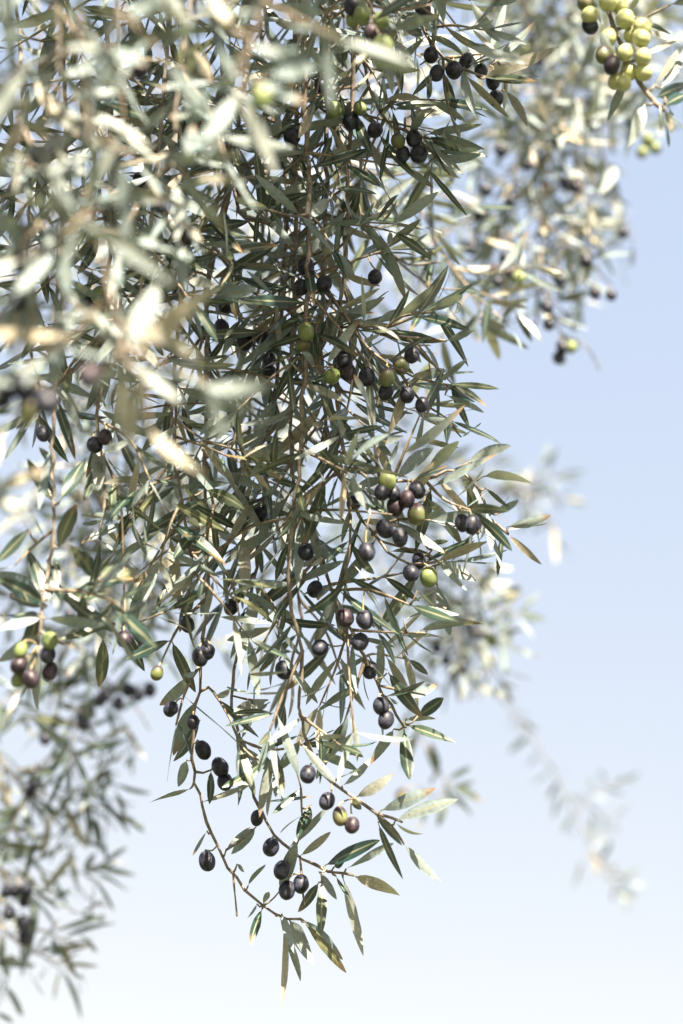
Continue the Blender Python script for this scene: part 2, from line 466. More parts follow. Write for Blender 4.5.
class Branch:
    def __init__(s, label, group, stem, twigs=(), leaves=(), olives=(), auto=None, r=(.0032, .0012), fine=True,
                 length=.062, poly=None, seed=0, hang=True, stem_leaves=None, name='olive_branch', guard=True, lit=0.08, face='under'):
        rng = np.random.default_rng(1000 + seed)
        s.rng = rng
        pts = [unproject(*p) for p in stem]
        root_p = pts[0]
        if hang:                                             # reach up to the limb outside the frame
            i = np.argmin(np.linalg.norm(LIMB - (pts[0] + np.array((0, 0, .5))), axis=1))
            a = LIMB[i]
            pts = [a, (a + pts[0]) / 2 + np.array((0, 0, .12))] + pts
        path = smooth(pts, .012)
        path[1:-1] += rng.normal(0, .0009, (len(path) - 2, 3))
        w_ = np.linspace(0, 1, len(path)); env = np.sin(np.pi * np.clip(w_ / .62, 0, 1)) ** 1.2       # the wood wanders on its way down
        for ax_ in (RIGHT, FWD):
            path += ax_ * (env * (.013 * np.sin(w_ * rng.uniform(9, 15) + rng.uniform(0, 6.28)) + .007 * np.sin(w_ * rng.uniform(22, 34) + rng.uniform(0, 6.28))))[:, None]
        o = bpy.data.objects.new(name, None)
        scn.collection.objects.link(o)
        loc = path[0]
        o.location = loc
        o['label'] = label; o['category'] = 'olive branch'; o['group'] = group
        o.empty_display_size = .05
        s.o, s.loc, s.fine = o, loc, fine
        st = link('stem', tube_mesh('stem', path - loc, r[0], r[1], BARK, 8, .28, rng), (0, 0, 0), o)
        s.paths = [path]

        def accept(b, tip):
            if poly is not None:
                q = project(tip)
                if not inside(poly, q[0], q[1]): return False
            if guard:
                for f in (.0, .35, .7, 1.0):
                    q = project(b + (tip - b) * f)
                    for gx, gy, gd, gr in GUARD:
                        if q[2] < gd + .004 and (q[0] - gx) ** 2 + (q[1] - gy) ** 2 < gr * gr and rng.random() < .8: return False
            return True
        items = []                                           # (parent path, path, radii, bag, coarse)
        stem_bag = LeafBag()
        sl_ = stem_leaves if stem_leaves is not None else (auto or {})
        if sl_:
            grow_leaves(stem_bag, path, rng, sl_.get('spacing', .022), sl_.get('t0', .3), length, sl_.get('keep', .55), accept, lit=lit)
        for tw in twigs:
            p = smooth([unproject(*q) for q in tw['p']], .008)
            # root the twig on the nearest point of the wood grown so far
            allp = np.vstack(s.paths)
            near = allp[np.argmin(np.linalg.norm(allp - p[0], axis=1))]
            if np.linalg.norm(near - p[0]) > .004:
                p = smooth([near, near * .4 + p[0] * .6 + np.array((0, 0, .003))] + [unproject(*q) for q in tw['p']], .008)
            bag = LeafBag()
            kp = tw.get('keep', .75)
            if kp > 0:
                grow_leaves(bag, p, rng, tw.get('spacing', .02), tw.get('t0', .15), length, kp, accept, ends=tw.get('ends', True), lit=lit)
            items.append((p, (tw.get('r', .0016), .0008), bag)); s.paths.append(p)
        if auto:
            s_ = np.concatenate(((0,), np.cumsum(np.linalg.norm(np.diff(path, axis=0), axis=1))))
            u = auto.get('from', .2) * s_[-1]
            az = rng.uniform(0, 6.28)
            while u < s_[-1] * auto.get('to', .97):
                k = int(np.searchsorted(s_, u)); k = min(max(k, 1), len(path) - 2)
                S = unit(path[k + 1] - path[k - 1]); e = unit(np.cross(S, (.3, .8, .51))); g = np.cross(S, e)
                th = R(rng.uniform(40, 88))
                D = math.cos(th) * S + math.sin(th) * (math.cos(az) * e + math.sin(az) * g)
                ln = rng.uniform(*auto.get('len', (.06, .14)))
                D2 = unit(D + np.array((0, 0, auto.get('sag', -.12))) + rng.normal(0, .15, 3))
                q = project(path[k] + D2 * ln)
                if poly is None or inside(poly, q[0], q[1]):
                    p = smooth([path[k], path[k] + D * ln * .45, path[k] + (D * .45 + D2 * .55) * ln], .008)
                    bag = LeafBag()
                    grow_leaves(bag, p, rng, auto.get('lsp', .019), .12, length, auto.get('lkeep', .8), accept, lit=lit)
                    if bag.B:
                        items.append((p, (.0014, .0007), bag)); s.paths.append(p)
                az += 2.4 + rng.normal(0, .3)
                u += auto.get('every', .045) * rng.uniform(.7, 1.3)
        # leaves placed one by one: base -> tip
        for lf in leaves:
            x0, y0, x1, y1 = lf[:4]
            asp = lf[4] if len(lf) > 4 else rng.uniform(.16, .21)
            d0 = lf[5] if len(lf) > 5 else None
            allp = np.vstack(s.paths); pr = project(allp)
            j = np.argmin((pr[:, 0] - x0) ** 2 + (pr[:, 1] - y0) ** 2)
            d = pr[j, 2] if d0 is None else d0
            b = unproject(x0, y0, d)
            near = np.hypot(pr[j, 0] - x0, pr[j, 1] - y0)
            L2 = math.hypot(x1 - x0, y1 - y0) / FPX * d
            full = max(L2, rng.uniform(.9, 1.05) * min(length, L2 * 1.25))
            dz = math.sqrt(max(full ** 2 - L2 ** 2, 0)) * rng.choice((-1, 1))
            tip = unproject(x1, y1, d + dz)
            D = unit(tip - b)
            Ln = np.linalg.norm(tip - b)
            if lit > .5: n = LITV * 1.2 + rng.normal(0, .38, 3)
            elif face == 'top': n = -FWD * .8 + np.array((0, 0, .45)) + rng.normal(0, .35, 3)
            else: n = FWD * rng.uniform(.4, 1) * rng.choice((1, 1, 1, -1)) + np.array((0, 0, .15)) + rng.normal(0, .38, 3)
            if near > 3:                                     # reach the wood with a short twiglet
                w = allp[j]
                p = smooth([w, (w * .5 + b * .5) - np.array((0, 0, .002)), b], .006)
                items.append((p, (.0011, .0007), LeafBag())); s.paths.append(p)
                items[-1][2].add(b, D, n, Ln, Ln * asp)
            else:
                k, best = None, 1e9
                for ii, it in enumerate(items):
                    dd = np.min(np.linalg.norm(it[0] - allp[j], axis=1))
                    if dd < best: k, best = ii, dd
                (items[k][2] if (k is not None and best < .004) else stem_bag).add(b, D, n, Ln, Ln * asp)
        if stem_bag.B:
            link('foliage', leaves_mesh('foliage', stem_bag.B, stem_bag.D, stem_bag.N, stem_bag.L, stem_bag.W, rng, fine, loc), (0, 0, 0), st)
        if len(items) > 95:                                  # the smallest twiglets stay with the stem
            items.sort(key=lambda it: -len(it[2].B))
        for p, rr, bag in items:
            t = link('twig', tube_mesh('twig', p - loc, rr[0], rr[1], TWIG, 6, .32, rng), (0, 0, 0), o)
            if bag.B:
                link('foliage', leaves_mesh('foliage', bag.B, bag.D, bag.N, bag.L, bag.W, rng, fine, loc), (0, 0, 0), t)
        for ov in olives:
            s.olive(*ov)

    def olive(s, x, y, kind='k', size=1.0, dd=None, depth=None):
        rng = s.rng
        allp = np.vstack(s.paths); pr = project(allp)
        L = .0174 * size * (1 if s.fine else 1.2) * rng.uniform(.93, 1.08); Wd = L * rng.uniform(.74, .88)
        cost = np.hypot(pr[:, 0] - x, pr[:, 1] - (y - 12)) + np.where(pr[:, 1] > y + 4, 25, 0)
        if depth is not None:
            cost = cost + np.abs(pr[:, 2] - depth) * 400
        j = np.argmin(cost)
        d = (depth if depth is not None else pr[j, 2]) + (dd if dd is not None else rng.uniform(-.024, -.010) * (1 if s.fine else 4.5))
        c = unproject(x, y, d)
        ax = unit(np.array((0, 0, 1.0)) + rng.normal(0, .28, 3) + .35 * unit(allp[j] - c))
        me = olive_mesh(c, ax, L, Wd, kind, rng)
        o = link('olive', me, c - s.loc, s.o)
        if kind in OLIVE_LABEL: o['label'] = OLIVE_LABEL[kind]
        a = ax * L * .46
        b = allp[j] - c
        mid = (a + b) / 2 + np.array((0, 0, .15)) * np.linalg.norm(b - a) * .5 + rng.normal(0, .0012, 3)
        link('stalk', tube_mesh('stalk', smooth([b, mid, a + ax * .002, a], .003), .0007, .0009, STALK, 5), (0, 0, 0), o)

def guard_list(ol, d, r=9):
    for o in ol:
        GUARD.append((o[0], o[1], d, r))
CROWN_STEP = 9
# ------------------------------------------------------------------ ground and the tree that carries the boughs
def ground_material():
    m, nt, N, L = new_mat('dry_grass_ground')
    out = N('ShaderNodeOutputMaterial'); p = N('ShaderNodeBsdfPrincipled'); L(p.outputs[0], out.inputs[0])
    tc = N('ShaderNodeTexCoord'); nz = N('ShaderNodeTexNoise'); nz.inputs['Scale'].default_value = .8; nz.inputs['Detail'].default_value = 10
    L(tc.outputs['Object'], nz.inputs['Vector'])
    cr = N('ShaderNodeValToRGB'); e = cr.color_ramp.elements
    e[0].position, e[0].color = .35, (.035, .048, .025, 1); e[1].position, e[1].color = .65, (.10, .10, .065, 1)
    L(nz.outputs['Fac'], cr.inputs[0]); L(cr.outputs[0], p.inputs['Base Color']); p.inputs['Roughness'].default_value = .95
    return m
gs = 4000.0
g = link('ground', mesh_from('ground', [(-gs, -gs, 0), (gs, -gs, 0), (gs, gs, 0), (-gs, gs, 0)], [(0, 1, 2, 3)], ground_material(), smooth_shade=False), (0, 0, 0))
g['kind'] = 'structure'

tree = bpy.data.objects.new('olive_tree', None)
scn.collection.objects.link(tree)
TL = np.array((-2.05, 1.9, 0.0)); tree.location = TL
tree['label'] = 'old olive tree whose unseen boughs overhang the hanging branches, leaves placed to shade them'
tree['category'] = 'olive tree'
rt = np.random.default_rng(7)
tp = smooth([(-2.15, 2.0, -.05), (-2.02, 1.88, .6), (-2.1, 1.92, 1.2), (-1.75, 1.6, 2.0)], .06)
link('trunk', tube_mesh('trunk', tp - TL, .22, .12, TRUNK, 14, .35, rt), (0, 0, 0), tree)
bough_paths = [LIMB[len(LIMB) // 4:],
               smooth([(-1.75, 1.6, 2.0), (-1.5, 2.1, 2.9), (-.7, 2.4, 3.5), (.4, 2.3, 3.9)], .05),
               smooth([(-1.4, 1.4, 2.4), (-.9, .8, 2.85), (-.35, .32, 3.05), (.0, .20, 3.12), (.42, .17, 3.16)], .05),
               smooth([(-.9, .8, 2.85), (-.5, .5, 2.95), (-.1, .27, 3.0), (.36, .24, 3.02)], .05)]  # last two boughs are unseen, laid to shade the upper middle
for bp_ in bough_paths:
    bp_ = np.array([q for q in bp_ if not (project(q)[2] > .05 and -80 < project(q)[0] < 760 and project(q)[1] > -80)])
    link('bough', tube_mesh('bough', bp_ - TL, .045, .012, TRUNK, 10, .25, rt), (0, 0, 0), tree)
shade_crown = LeafBag()  # unseen leaves, kept only where they shade the hanging branches
for bi, bp_ in enumerate(bough_paths):
    for k in range(6, len(bp_) - 1, (400, 12, 1, 1)[bi]):
        if bi == 1 and bp_[k][0] > -.6 or bi == 0 and bp_[k][0] > .15: continue
        if bi > 1 and not -.15 < bp_[k][0] < .34: continue
        for q in range(7 if bi > 1 else 2):
            d = unit(rt.normal(0, 1, 3) + np.array((0, 0, .35)))
            ln = rt.uniform(.15, .42) if bi < 2 else rt.uniform(.08, .22)
            pth = smooth([bp_[k], bp_[k] + d * ln * .6, bp_[k] + d * ln + np.array((0, 0, -.06))], .012)
            e = project(pth[-1])
            if e[2] > .05 and -60 < e[0] < 740 and e[1] > -60: continue
            grow_leaves(shade_crown, pth, rt, .026, .1, .055, .8, lambda b, t_: not (project(t_)[2] > .05 and -40 < project(t_)[0] < 720 and project(t_)[1] > -30))
link('shade_crown', leaves_mesh('shade_crown', shade_crown.B, shade_crown.D, shade_crown.N, shade_crown.L, shade_crown.W, rt, False, TL), (0, 0, 0), tree)

# ------------------------------------------------------------------ olives of the photograph: x, y, kind, size
OL_A = [(187, 624), (207, 652, 'k'), (200, 657), (157, 673, 't', .8), (171, 709, 'k', .9), (193, 722, 'k', .9), (203, 750), (220, 767, 'k', 1.1),
        (225, 782, 'k', 1.05), (207, 861, 'k', 1.15)]
OL_B = [(231, 607, 'k', .9), (246, 620, 'k', .9), (257, 818, 'k', .95), (271, 847), (282, 870), (287, 890), (301, 884, 'k', 1.1),
        (260, 515, 'k'), (245, 505), (284, 670)]
OL_C = [(345, 618, 'p'), (365, 620), (360, 642), (370, 670), (386, 720), (381, 706), (320, 648), (315, 589), (354, 503), (367, 552), (306, 552)]
OL_D = [(308, 774), (327, 801), (340, 816, 't'), (352, 825, 'p', .9)]
OL_E = [(324, 284), (301, 287), (306, 266), (306, 332, 'g'), (303, 344, 't'), (332, 376, 'g'), (344, 359), (348, 372, 'p'), (367, 377), (387, 377, 't'),
        (401, 366, 't'), (386, 392), (407, 395), (412, 355), (422, 405), (375, 277)]
OL_F = [(387, 482, 'g'), (382, 492), (393, 492), (407, 499, 'p'), (395, 507, 'p'), (417, 514, 't', 1.1), (417, 490), (462, 523, 'k', .9), (472, 525)]
OL_G = [(385, 529), (400, 537), (411, 573), (429, 577, 'g', 1.05), (419, 561, 'k', .9)]
OL_H = [(431, 55), (437, 73), (454, 70), (466, 61), (481, 71), (493, 81), (496, 98), (423, 10)]
OL_I = [(398, 141, 't'), (414, 139), (403, 154), (419, 154), (360, 108, 'g'), (334, 110, 'g'), (351, 121), (375, 130), (321, 85), (292, 137)]
OL_K = [(362, 15, 'g', 1.1), (381, 21, 'g', 1.05), (372, 33, 'p'), (383, 46, 'g', 1.1), (381, 60, 'g'), (351, 21, 'g', .7), (353, 6)]
OL_J = [(229, 176), (242, 179), (241, 192), (223, 221), (179, 294), (225, 308), (222, 327), (204, 333), (245, 342), (263, 339), (269, 360), (269, 372), (289, 333)]
OL_O = [(355, 218), (346, 221), (360, 186)]
OL_L = [(19, 665, 'p', .95), (19, 679, 'g', .9), (31, 679, 'p', .95), (50, 671, 'p', 1), (48, 654, 'k', .9), (21, 650, 'g', .8), (50, 641, 'g', .9)]
OL_M = [(43, 434, 'k', .9), (95, 445, 'k', .9), (105, 437, 'p', .9), (124, 639, 'p', .9)]
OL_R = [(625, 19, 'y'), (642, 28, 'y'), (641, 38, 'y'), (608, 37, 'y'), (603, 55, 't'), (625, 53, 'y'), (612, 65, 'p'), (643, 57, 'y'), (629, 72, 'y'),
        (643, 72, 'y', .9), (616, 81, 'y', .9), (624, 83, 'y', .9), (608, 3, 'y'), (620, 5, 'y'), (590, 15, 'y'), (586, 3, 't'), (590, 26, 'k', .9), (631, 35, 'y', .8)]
for ol, d_ in ((OL_A, 1.28), (OL_B, 1.29), (OL_C, 1.25), (OL_D, 1.22), (OL_E, 1.26), (OL_F, 1.24), (OL_G, 1.27), (OL_H, 1.24), (OL_I, 1.3), (OL_K, 1.14), (OL_R, 1.16), (OL_L, 1.06)):
    guard_list(ol, d_)

MID = 'olive branches hanging down the middle'
A1 = dict(every=.064, len=(.05, .12), lsp=.021, lkeep=.56)

# ------------------------------------------------------------------ the branches in focus
Branch('slender bare-tipped olive branch hanging lowest against the sky, one black olive dangling from it', MID,
       [(225, -150, 1.38), (226, 60, 1.36), (222, 200, 1.34), (206, 280, 1.32), (208, 380, 1.31), (205, 492, 1.31), (207, 560, 1.30), (204, 650, 1.30),
        (192, 740, 1.30), (200, 800, 1.30), (215, 842, 1.30), (233, 873, 1.30), (258, 902, 1.30), (284, 918, 1.30), (301, 919, 1.30)],
       twigs=[dict(p=[(207, 545, 1.30), (232, 584, 1.28), (240, 620, 1.27)]), dict(p=[(205, 600, 1.3), (180, 625, 1.27), (162, 660, 1.25)], keep=.8),
              dict(p=[(203, 660, 1.3), (186, 690, 1.28), (176, 725, 1.27)], keep=.8), dict(p=[(233, 873, 1.30), (235, 895, 1.295), (237, 916, 1.29)], keep=0, r=.0011),
              dict(p=[(212, 690, 1.3), (228, 715, 1.27), (240, 745, 1.25)], keep=.8)],
       leaves=[(207, 831, 191, 852, .36), (248, 886, 263, 856), (237, 864, 245, 871, .4), (279, 892, 297, 840), (262, 909, 248, 940, .26), (257, 904, 249, 920, .3),
               (279, 915, 304, 976, .19), (284, 919, 295, 1000, .10), (289, 919, 309, 959, .3), (282, 914, 294, 949), (226, 850, 249, 822, .14), (256, 827, 232, 851, .24),
               (202, 802, 256, 787, .09), (190, 789, 150, 801, .14), (187, 760, 178, 785, .3), (302, 919, 345, 955, .15), (305, 922, 347, 974, .14),
               (263, 904, 270, 888, .25), (262, 762, 229, 792, .24), (211, 770, 211, 803, .26), (196, 700, 172, 752, .22), (200, 720, 178, 760, .2)],
       olives=OL_A, auto=dict(A1, **{'from': .45, 'to': .74, 'every': .045}), stem_leaves=dict(keep=.0), r=(.0034, .0011), poly=FOCUS_POLY, seed=1)
Branch('olive branch ending in a close row of five blue-black olives just above the lowest tip', MID,
       [(290, -150, 1.42), (284, 100, 1.40), (284, 242, 1.38), (282, 315, 1.37), (272, 410, 1.36), (262, 520, 1.34), (250, 600, 1.33), (232, 690, 1.32),
        (240, 740, 1.31), (251, 780, 1.31), (264, 820, 1.30), (287, 845, 1.30), (312, 864, 1.30), (353, 875, 1.30)],
       twigs=[dict(p=[(240, 740, 1.3), (270, 750, 1.28), (300, 745, 1.27)], keep=.8), dict(p=[(262, 520, 1.34), (230, 540, 1.30), (200, 575, 1.28)], keep=.9),
              dict(p=[(255, 580, 1.3), (275, 610, 1.28), (280, 650, 1.27)], keep=.8), dict(p=[(300, 856, 1.30), (302, 880, 1.29), (304, 905, 1.285)], keep=0, r=.0011)],
       leaves=[(301, 788, 271, 816), (302, 815, 279, 832), (311, 805, 291, 840), (324, 866, 379, 838, .2), (346, 869, 395, 841, .16), (353, 876, 401, 888, .22),
               (334, 867, 343, 862, .6), (300, 856, 334, 833, .15), (300, 835, 316, 803, .2), (319, 872, 338, 900, .2), (322, 880, 322, 934, .19), (336, 876, 350, 907, .15),
               (343, 878, 364, 949, .14), (319, 882, 301, 915, .2), (272, 755, 257, 815, .19), (275, 772, 268, 815, .18), (274, 768, 281, 800, .2),
               (268, 700, 226, 714, .24), (270, 702, 230, 727, .25), (235, 730, 252, 765), (265, 750, 240, 792, .22)],
       olives=OL_B, auto=dict(A1, **{'from': .42, 'to': .76}), stem_leaves=dict(keep=.35, t0=.4), poly=FOCUS_POLY, seed=2)
Branch('leafy olive branch with a vertical row of black olives, above the half-green lower trio', MID,
       [(300, -150, 1.36), (298, 100, 1.34), (292, 365, 1.31), (291, 442, 1.30), (295, 490, 1.29), (320, 555, 1.28), (338, 610, 1.27), (352, 632, 1.27), (378, 685, 1.27), (404, 727, 1.27)],
       twigs=[dict(p=[(352, 630, 1.27), (385, 632, 1.26), (425, 633, 1.25)], keep=.9), dict(p=[(330, 590, 1.27), (370, 590, 1.25), (410, 605, 1.24)], keep=.9),
              dict(p=[(378, 685, 1.27), (400, 690, 1.26), (425, 695, 1.25)], keep=.5), dict(p=[(320, 555, 1.28), (290, 590, 1.26), (270, 630, 1.25)], keep=.9),
              dict(p=[(345, 640, 1.27), (335, 670, 1.26), (320, 705, 1.26)], keep=.8), dict(p=[(365, 660, 1.27), (355, 690, 1.26), (345, 720, 1.26)], keep=.6)],
       leaves=[(407, 725, 447, 739, .2), (418, 716, 446, 699, .3), (406, 719, 438, 718, .2), (404, 729, 407, 781, .21), (394, 729, 376, 758, .26), (388, 672, 417, 718, .22),
               (382, 694, 399, 704, .3), (407, 697, 436, 687, .26), (403, 650, 423, 704, .12), (419, 631, 468, 612, .19), (403, 635, 442, 637, .24), (404, 620, 450, 592, .13),
               (437, 585, 451, 636, .2), (417, 591, 439, 610, .24), (380, 637, 382, 687, .14)],
       olives=OL_C, auto=dict(A1, **{'from': .40, 'to': .97, 'every': .034}), stem_leaves=dict(keep=.5, t0=.4), poly=FOCUS_POLY, seed=3)
Branch('olive branch reaching lower right with a drooping olive trio and paired pale leaves', MID,
       [(322, -150, 1.33), (312, 150, 1.30), (302, 420, 1.26), (288, 560, 1.25), (292, 610, 1.25), (303, 660, 1.25), (300, 715, 1.25), (316, 762, 1.25), (332, 783, 1.25), (374, 812, 1.25), (402, 822, 1.25)],
       twigs=[dict(p=[(303, 650, 1.25), (285, 690, 1.24), (270, 730, 1.23)], keep=.9), dict(p=[(300, 715, 1.25), (320, 730, 1.24), (340, 745, 1.23)], keep=.8),
              dict(p=[(374, 812, 1.25), (392, 826, 1.25), (404, 844, 1.25)], keep=0, r=.0011)],
       leaves=[(342, 786, 383, 761, .14), (356, 797, 390, 784, .26), (337, 779, 360, 770, .22), (350, 799, 361, 808, .5), (380, 811, 436, 789, .2), (395, 821, 454, 794, .19),
               (375, 814, 404, 844, .2), (404, 844, 436, 883, .15), (396, 823, 421, 843, .2), (378, 822, 397, 883, .15), (317, 754, 355, 760, .22), (316, 738, 342, 738, .22),
               (322, 743, 363, 750, .22), (327, 762, 358, 733, .13), (302, 745, 332, 783, .16), (300, 740, 280, 775, .24), (300, 735, 262, 748, .18)],
       olives=OL_D, auto=dict(A1, **{'from': .45, 'to': .80, 'every': .05}), stem_leaves=dict(keep=.2, t0=.5), poly=FOCUS_POLY, seed=4)
Branch('shaded olive branch arching right above a cluster of black and half-green olives', MID,
       [(228, -60, 1.40), (226, 120, 1.36), (238, 208, 1.34), (272, 225, 1.32), (317, 277, 1.30), (345, 315, 1.29), (375, 331, 1.28), (410, 338, 1.27), (446, 341, 1.26)],
       twigs=[dict(p=[(345, 315, 1.28), (370, 350, 1.27), (410, 375, 1.27), (448, 385, 1.27)], keep=.95), dict(p=[(330, 300, 1.29), (315, 330, 1.28), (300, 350, 1.27)], keep=.8),
              dict(p=[(350, 345, 1.29), (352, 380, 1.28), (345, 420, 1.28)], keep=.8), dict(p=[(375, 331, 1.28), (420, 315, 1.27), (455, 300, 1.27)], keep=.9),
              dict(p=[(400, 372, 1.28), (420, 400, 1.28), (450, 420, 1.28)], keep=.9), dict(p=[(317, 277, 1.3), (350, 262, 1.31), (385, 250, 1.32)], keep=.9)],
       leaves=[(450, 384, 494, 386, .14), (447, 385, 477, 399, .32), (445, 395, 490, 410, .1), (415, 377, 446, 371, .28), (445, 380, 462, 360, .2), (461, 437, 485, 423, .18),
               (335, 325, 380, 300, .2), (372, 331, 442, 342, .16), (374, 325, 420, 292, .2), (318, 335, 288, 350, .2)],
       olives=OL_E, auto=dict(A1, **{'from': .3, 'every': .034}), stem_leaves=dict(keep=.7, t0=.35), poly=FOCUS_POLY, seed=5, lit=-.9)
Branch('olive branch with the rightmost sharp leaves, two black olives beneath its outstretched end', MID,
       [(362, -150, 1.36), (350, 120, 1.33), (345, 260, 1.31), (336, 400, 1.29), (352, 465, 1.27), (392, 482, 1.26), (430, 478, 1.26), (455, 470, 1.26), (476, 484, 1.26), (491, 520, 1.26), (508, 534, 1.26)],
       twigs=[dict(p=[(392, 482, 1.26), (405, 450, 1.25), (420, 415, 1.25)], keep=.95), dict(p=[(380, 480, 1.26), (375, 450, 1.24), (372, 415, 1.23)], keep=.95),
              dict(p=[(425, 480, 1.26), (445, 500, 1.25), (470, 510, 1.24)], keep=.9), dict(p=[(355, 468, 1.27), (325, 480, 1.25), (300, 500, 1.25)], keep=.9),
              dict(p=[(455, 470, 1.26), (470, 462, 1.26), (485, 455, 1.26)], keep=.4)],
       leaves=[(467, 462, 508, 440, .24), (482, 477, 538, 464, .2), (468, 481, 486, 529, .24), (485, 488, 510, 507, .18), (491, 513, 527, 503, .2), (507, 527, 554, 519, .2),
               (508, 535, 541, 563, .16), (490, 529, 503, 569, .1), (427, 473, 460, 436, .22), (425, 496, 466, 538, .17), (499, 513, 508, 492, .12), (395, 480, 430, 440, .2),
               (388, 475, 355, 440, .2), (385, 478, 350, 488, .22), (370, 495, 410, 527, .15)],
       olives=OL_F, auto=dict(A1, **{'from': .42, 'to': .85, 'every': .034}), stem_leaves=dict(keep=.7, t0=.5), poly=FOCUS_POLY, seed=6)
Branch('olive branch bearing one lone bright green olive beside two black ones', MID,
       [(335, -150, 1.38), (326, 200, 1.34), (322, 380, 1.31), (338, 470, 1.29), (372, 535, 1.28), (405, 562, 1.27), (436, 562, 1.26)],
       twigs=[dict(p=[(372, 535, 1.28), (395, 520, 1.26), (430, 520, 1.25)], keep=.9), dict(p=[(350, 500, 1.28), (350, 540, 1.26), (345, 580, 1.25)], keep=.9),
              dict(p=[(338, 470, 1.29), (310, 500, 1.27), (290, 540, 1.27)], keep=.9)],
       leaves=[(437, 562, 486, 580, .21), (442, 560, 480, 542, .15), (438, 560, 460, 590, .14), (432, 550, 456, 553, .2), (425, 545, 450, 538, .2)],
       olives=OL_G, auto=dict(A1, **{'from': .4, 'every': .034}), stem_leaves=dict(keep=.7, t0=.4), poly=FOCUS_POLY, seed=7)
Branch('olive branch jutting right near the top, three black olives and sunlit white leaf tips', MID,
       [(385, -150, 1.36), (400, -40, 1.33), (424, 30, 1.30), (446, 58, 1.29), (470, 72, 1.28), (485, 77, 1.27)],
       twigs=[dict(p=[(424, 30, 1.3), (450, 25, 1.28), (485, 30, 1.27)], keep=.9), dict(p=[(400, -40, 1.33), (430, -20, 1.30), (470, 0, 1.28)], keep=.9),
              dict(p=[(415, 15, 1.31), (395, 40, 1.3), (385, 75, 1.3)], keep=.9), dict(p=[(446, 58, 1.29), (490, 55, 1.31), (505, 75, 1.32)], keep=.6)],
       leaves=[(490, 65, 537, 22, .17), (480, 78, 558, 52, .16), (465, 66, 510, 53, .2), (465, 75, 507, 117, .17), (462, 80, 477, 116, .26), (505, 90, 536, 127, .15),
               (420, 65, 436, 95, .22), (400, 26, 440, 10, .2)],
       olives=OL_H, auto=dict(A1, **{'from': .5, 'every': .066}), stem_leaves=dict(keep=.8, t0=.4), poly=FOCUS_POLY, seed=8)
Branch('shaded olive branch with a bunch of four dark olives among long grey-green leaves', MID,
       [(340, -150, 1.40), (350, 0, 1.37), (362, 60, 1.35), (380, 112, 1.33), (405, 130, 1.32), (428, 138, 1.31)],
       twigs=[dict(p=[(362, 60, 1.35), (340, 90, 1.33), (325, 125, 1.32)], keep=.95), dict(p=[(380, 112, 1.33), (400, 100, 1.31), (435, 100, 1.30)], keep=.95),
              dict(p=[(385, 118, 1.33), (370, 150, 1.32), (360, 185, 1.32)], keep=.9), dict(p=[(405, 130, 1.32), (430, 150, 1.31), (450, 175, 1.30)], keep=.7)],
       leaves=[(425, 135, 485, 119, .17), (432, 137, 478, 151, .18), (430, 140, 465, 179, .14), (431, 160, 482, 159, .16), (425, 166, 467, 214, .09), (395, 110, 438, 98, .22),
               (385, 100, 418, 90, .22), (405, 118, 455, 105, .18)],
       olives=OL_I, auto=dict(A1, **{'from': .35, 'every': .066}), stem_leaves=dict(keep=.8, t0=.3), poly=FOCUS_POLY, seed=9, lit=-.9)
Branch('olive branch at the top edge holding a tight bunch of plump green olives', MID,
       [(335, -150, 1.26), (350, -60, 1.22), (368, 0, 1.18), (380, 22, 1.17), (386, 38, 1.165)],
       twigs=[dict(p=[(360, -20, 1.2), (330, 10, 1.19), (305, 45, 1.2)], keep=.95), dict(p=[(370, 5, 1.18), (400, 10, 1.18), (430, 5, 1.18)], keep=.8)],
       leaves=[(388, 35, 410, 60, .12), (386, 38, 400, 75, .16), (392, 30, 440, 12, .2)],
       olives=OL_K, auto=dict(A1, **{'from': .5, 'every': .04}), stem_leaves=dict(keep=.6, t0=.4), poly=FOCUS_POLY, seed=10)
Branch('dark olive branch dropping straight behind the blurred cream leaves, black olives along it', MID,
       [(262, -150, 1.46), (245, 80, 1.42), (228, 180, 1.40), (215, 250, 1.39), (206, 330, 1.38), (225, 400, 1.37), (250, 480, 1.36)],
       twigs=[dict(p=[(228, 180, 1.4), (262, 165, 1.38), (300, 170, 1.36)], keep=.95), dict(p=[(222, 220, 1.39), (190, 240, 1.38), (165, 270, 1.37)], keep=.95),
              dict(p=[(215, 250, 1.39), (250, 290, 1.37), (290, 310, 1.36)], keep=.95), dict(p=[(206, 330, 1.38), (180, 370, 1.36), (165, 420, 1.35)], keep=.95),
              dict(p=[(206, 330, 1.38), (245, 345, 1.36), (285, 345, 1.35)], keep=.95)],
       leaves=[(272, 157, 307, 173, .26), (295, 172, 290, 225, .17), (268, 180, 276, 232, .24), (295, 240, 322, 255, .26)],
       olives=OL_J, auto=dict(A1, **{'from': .3, 'every': .10}), stem_leaves=dict(keep=.8, t0=.3), poly=FOCUS_POLY, seed=11, lit=-.9)
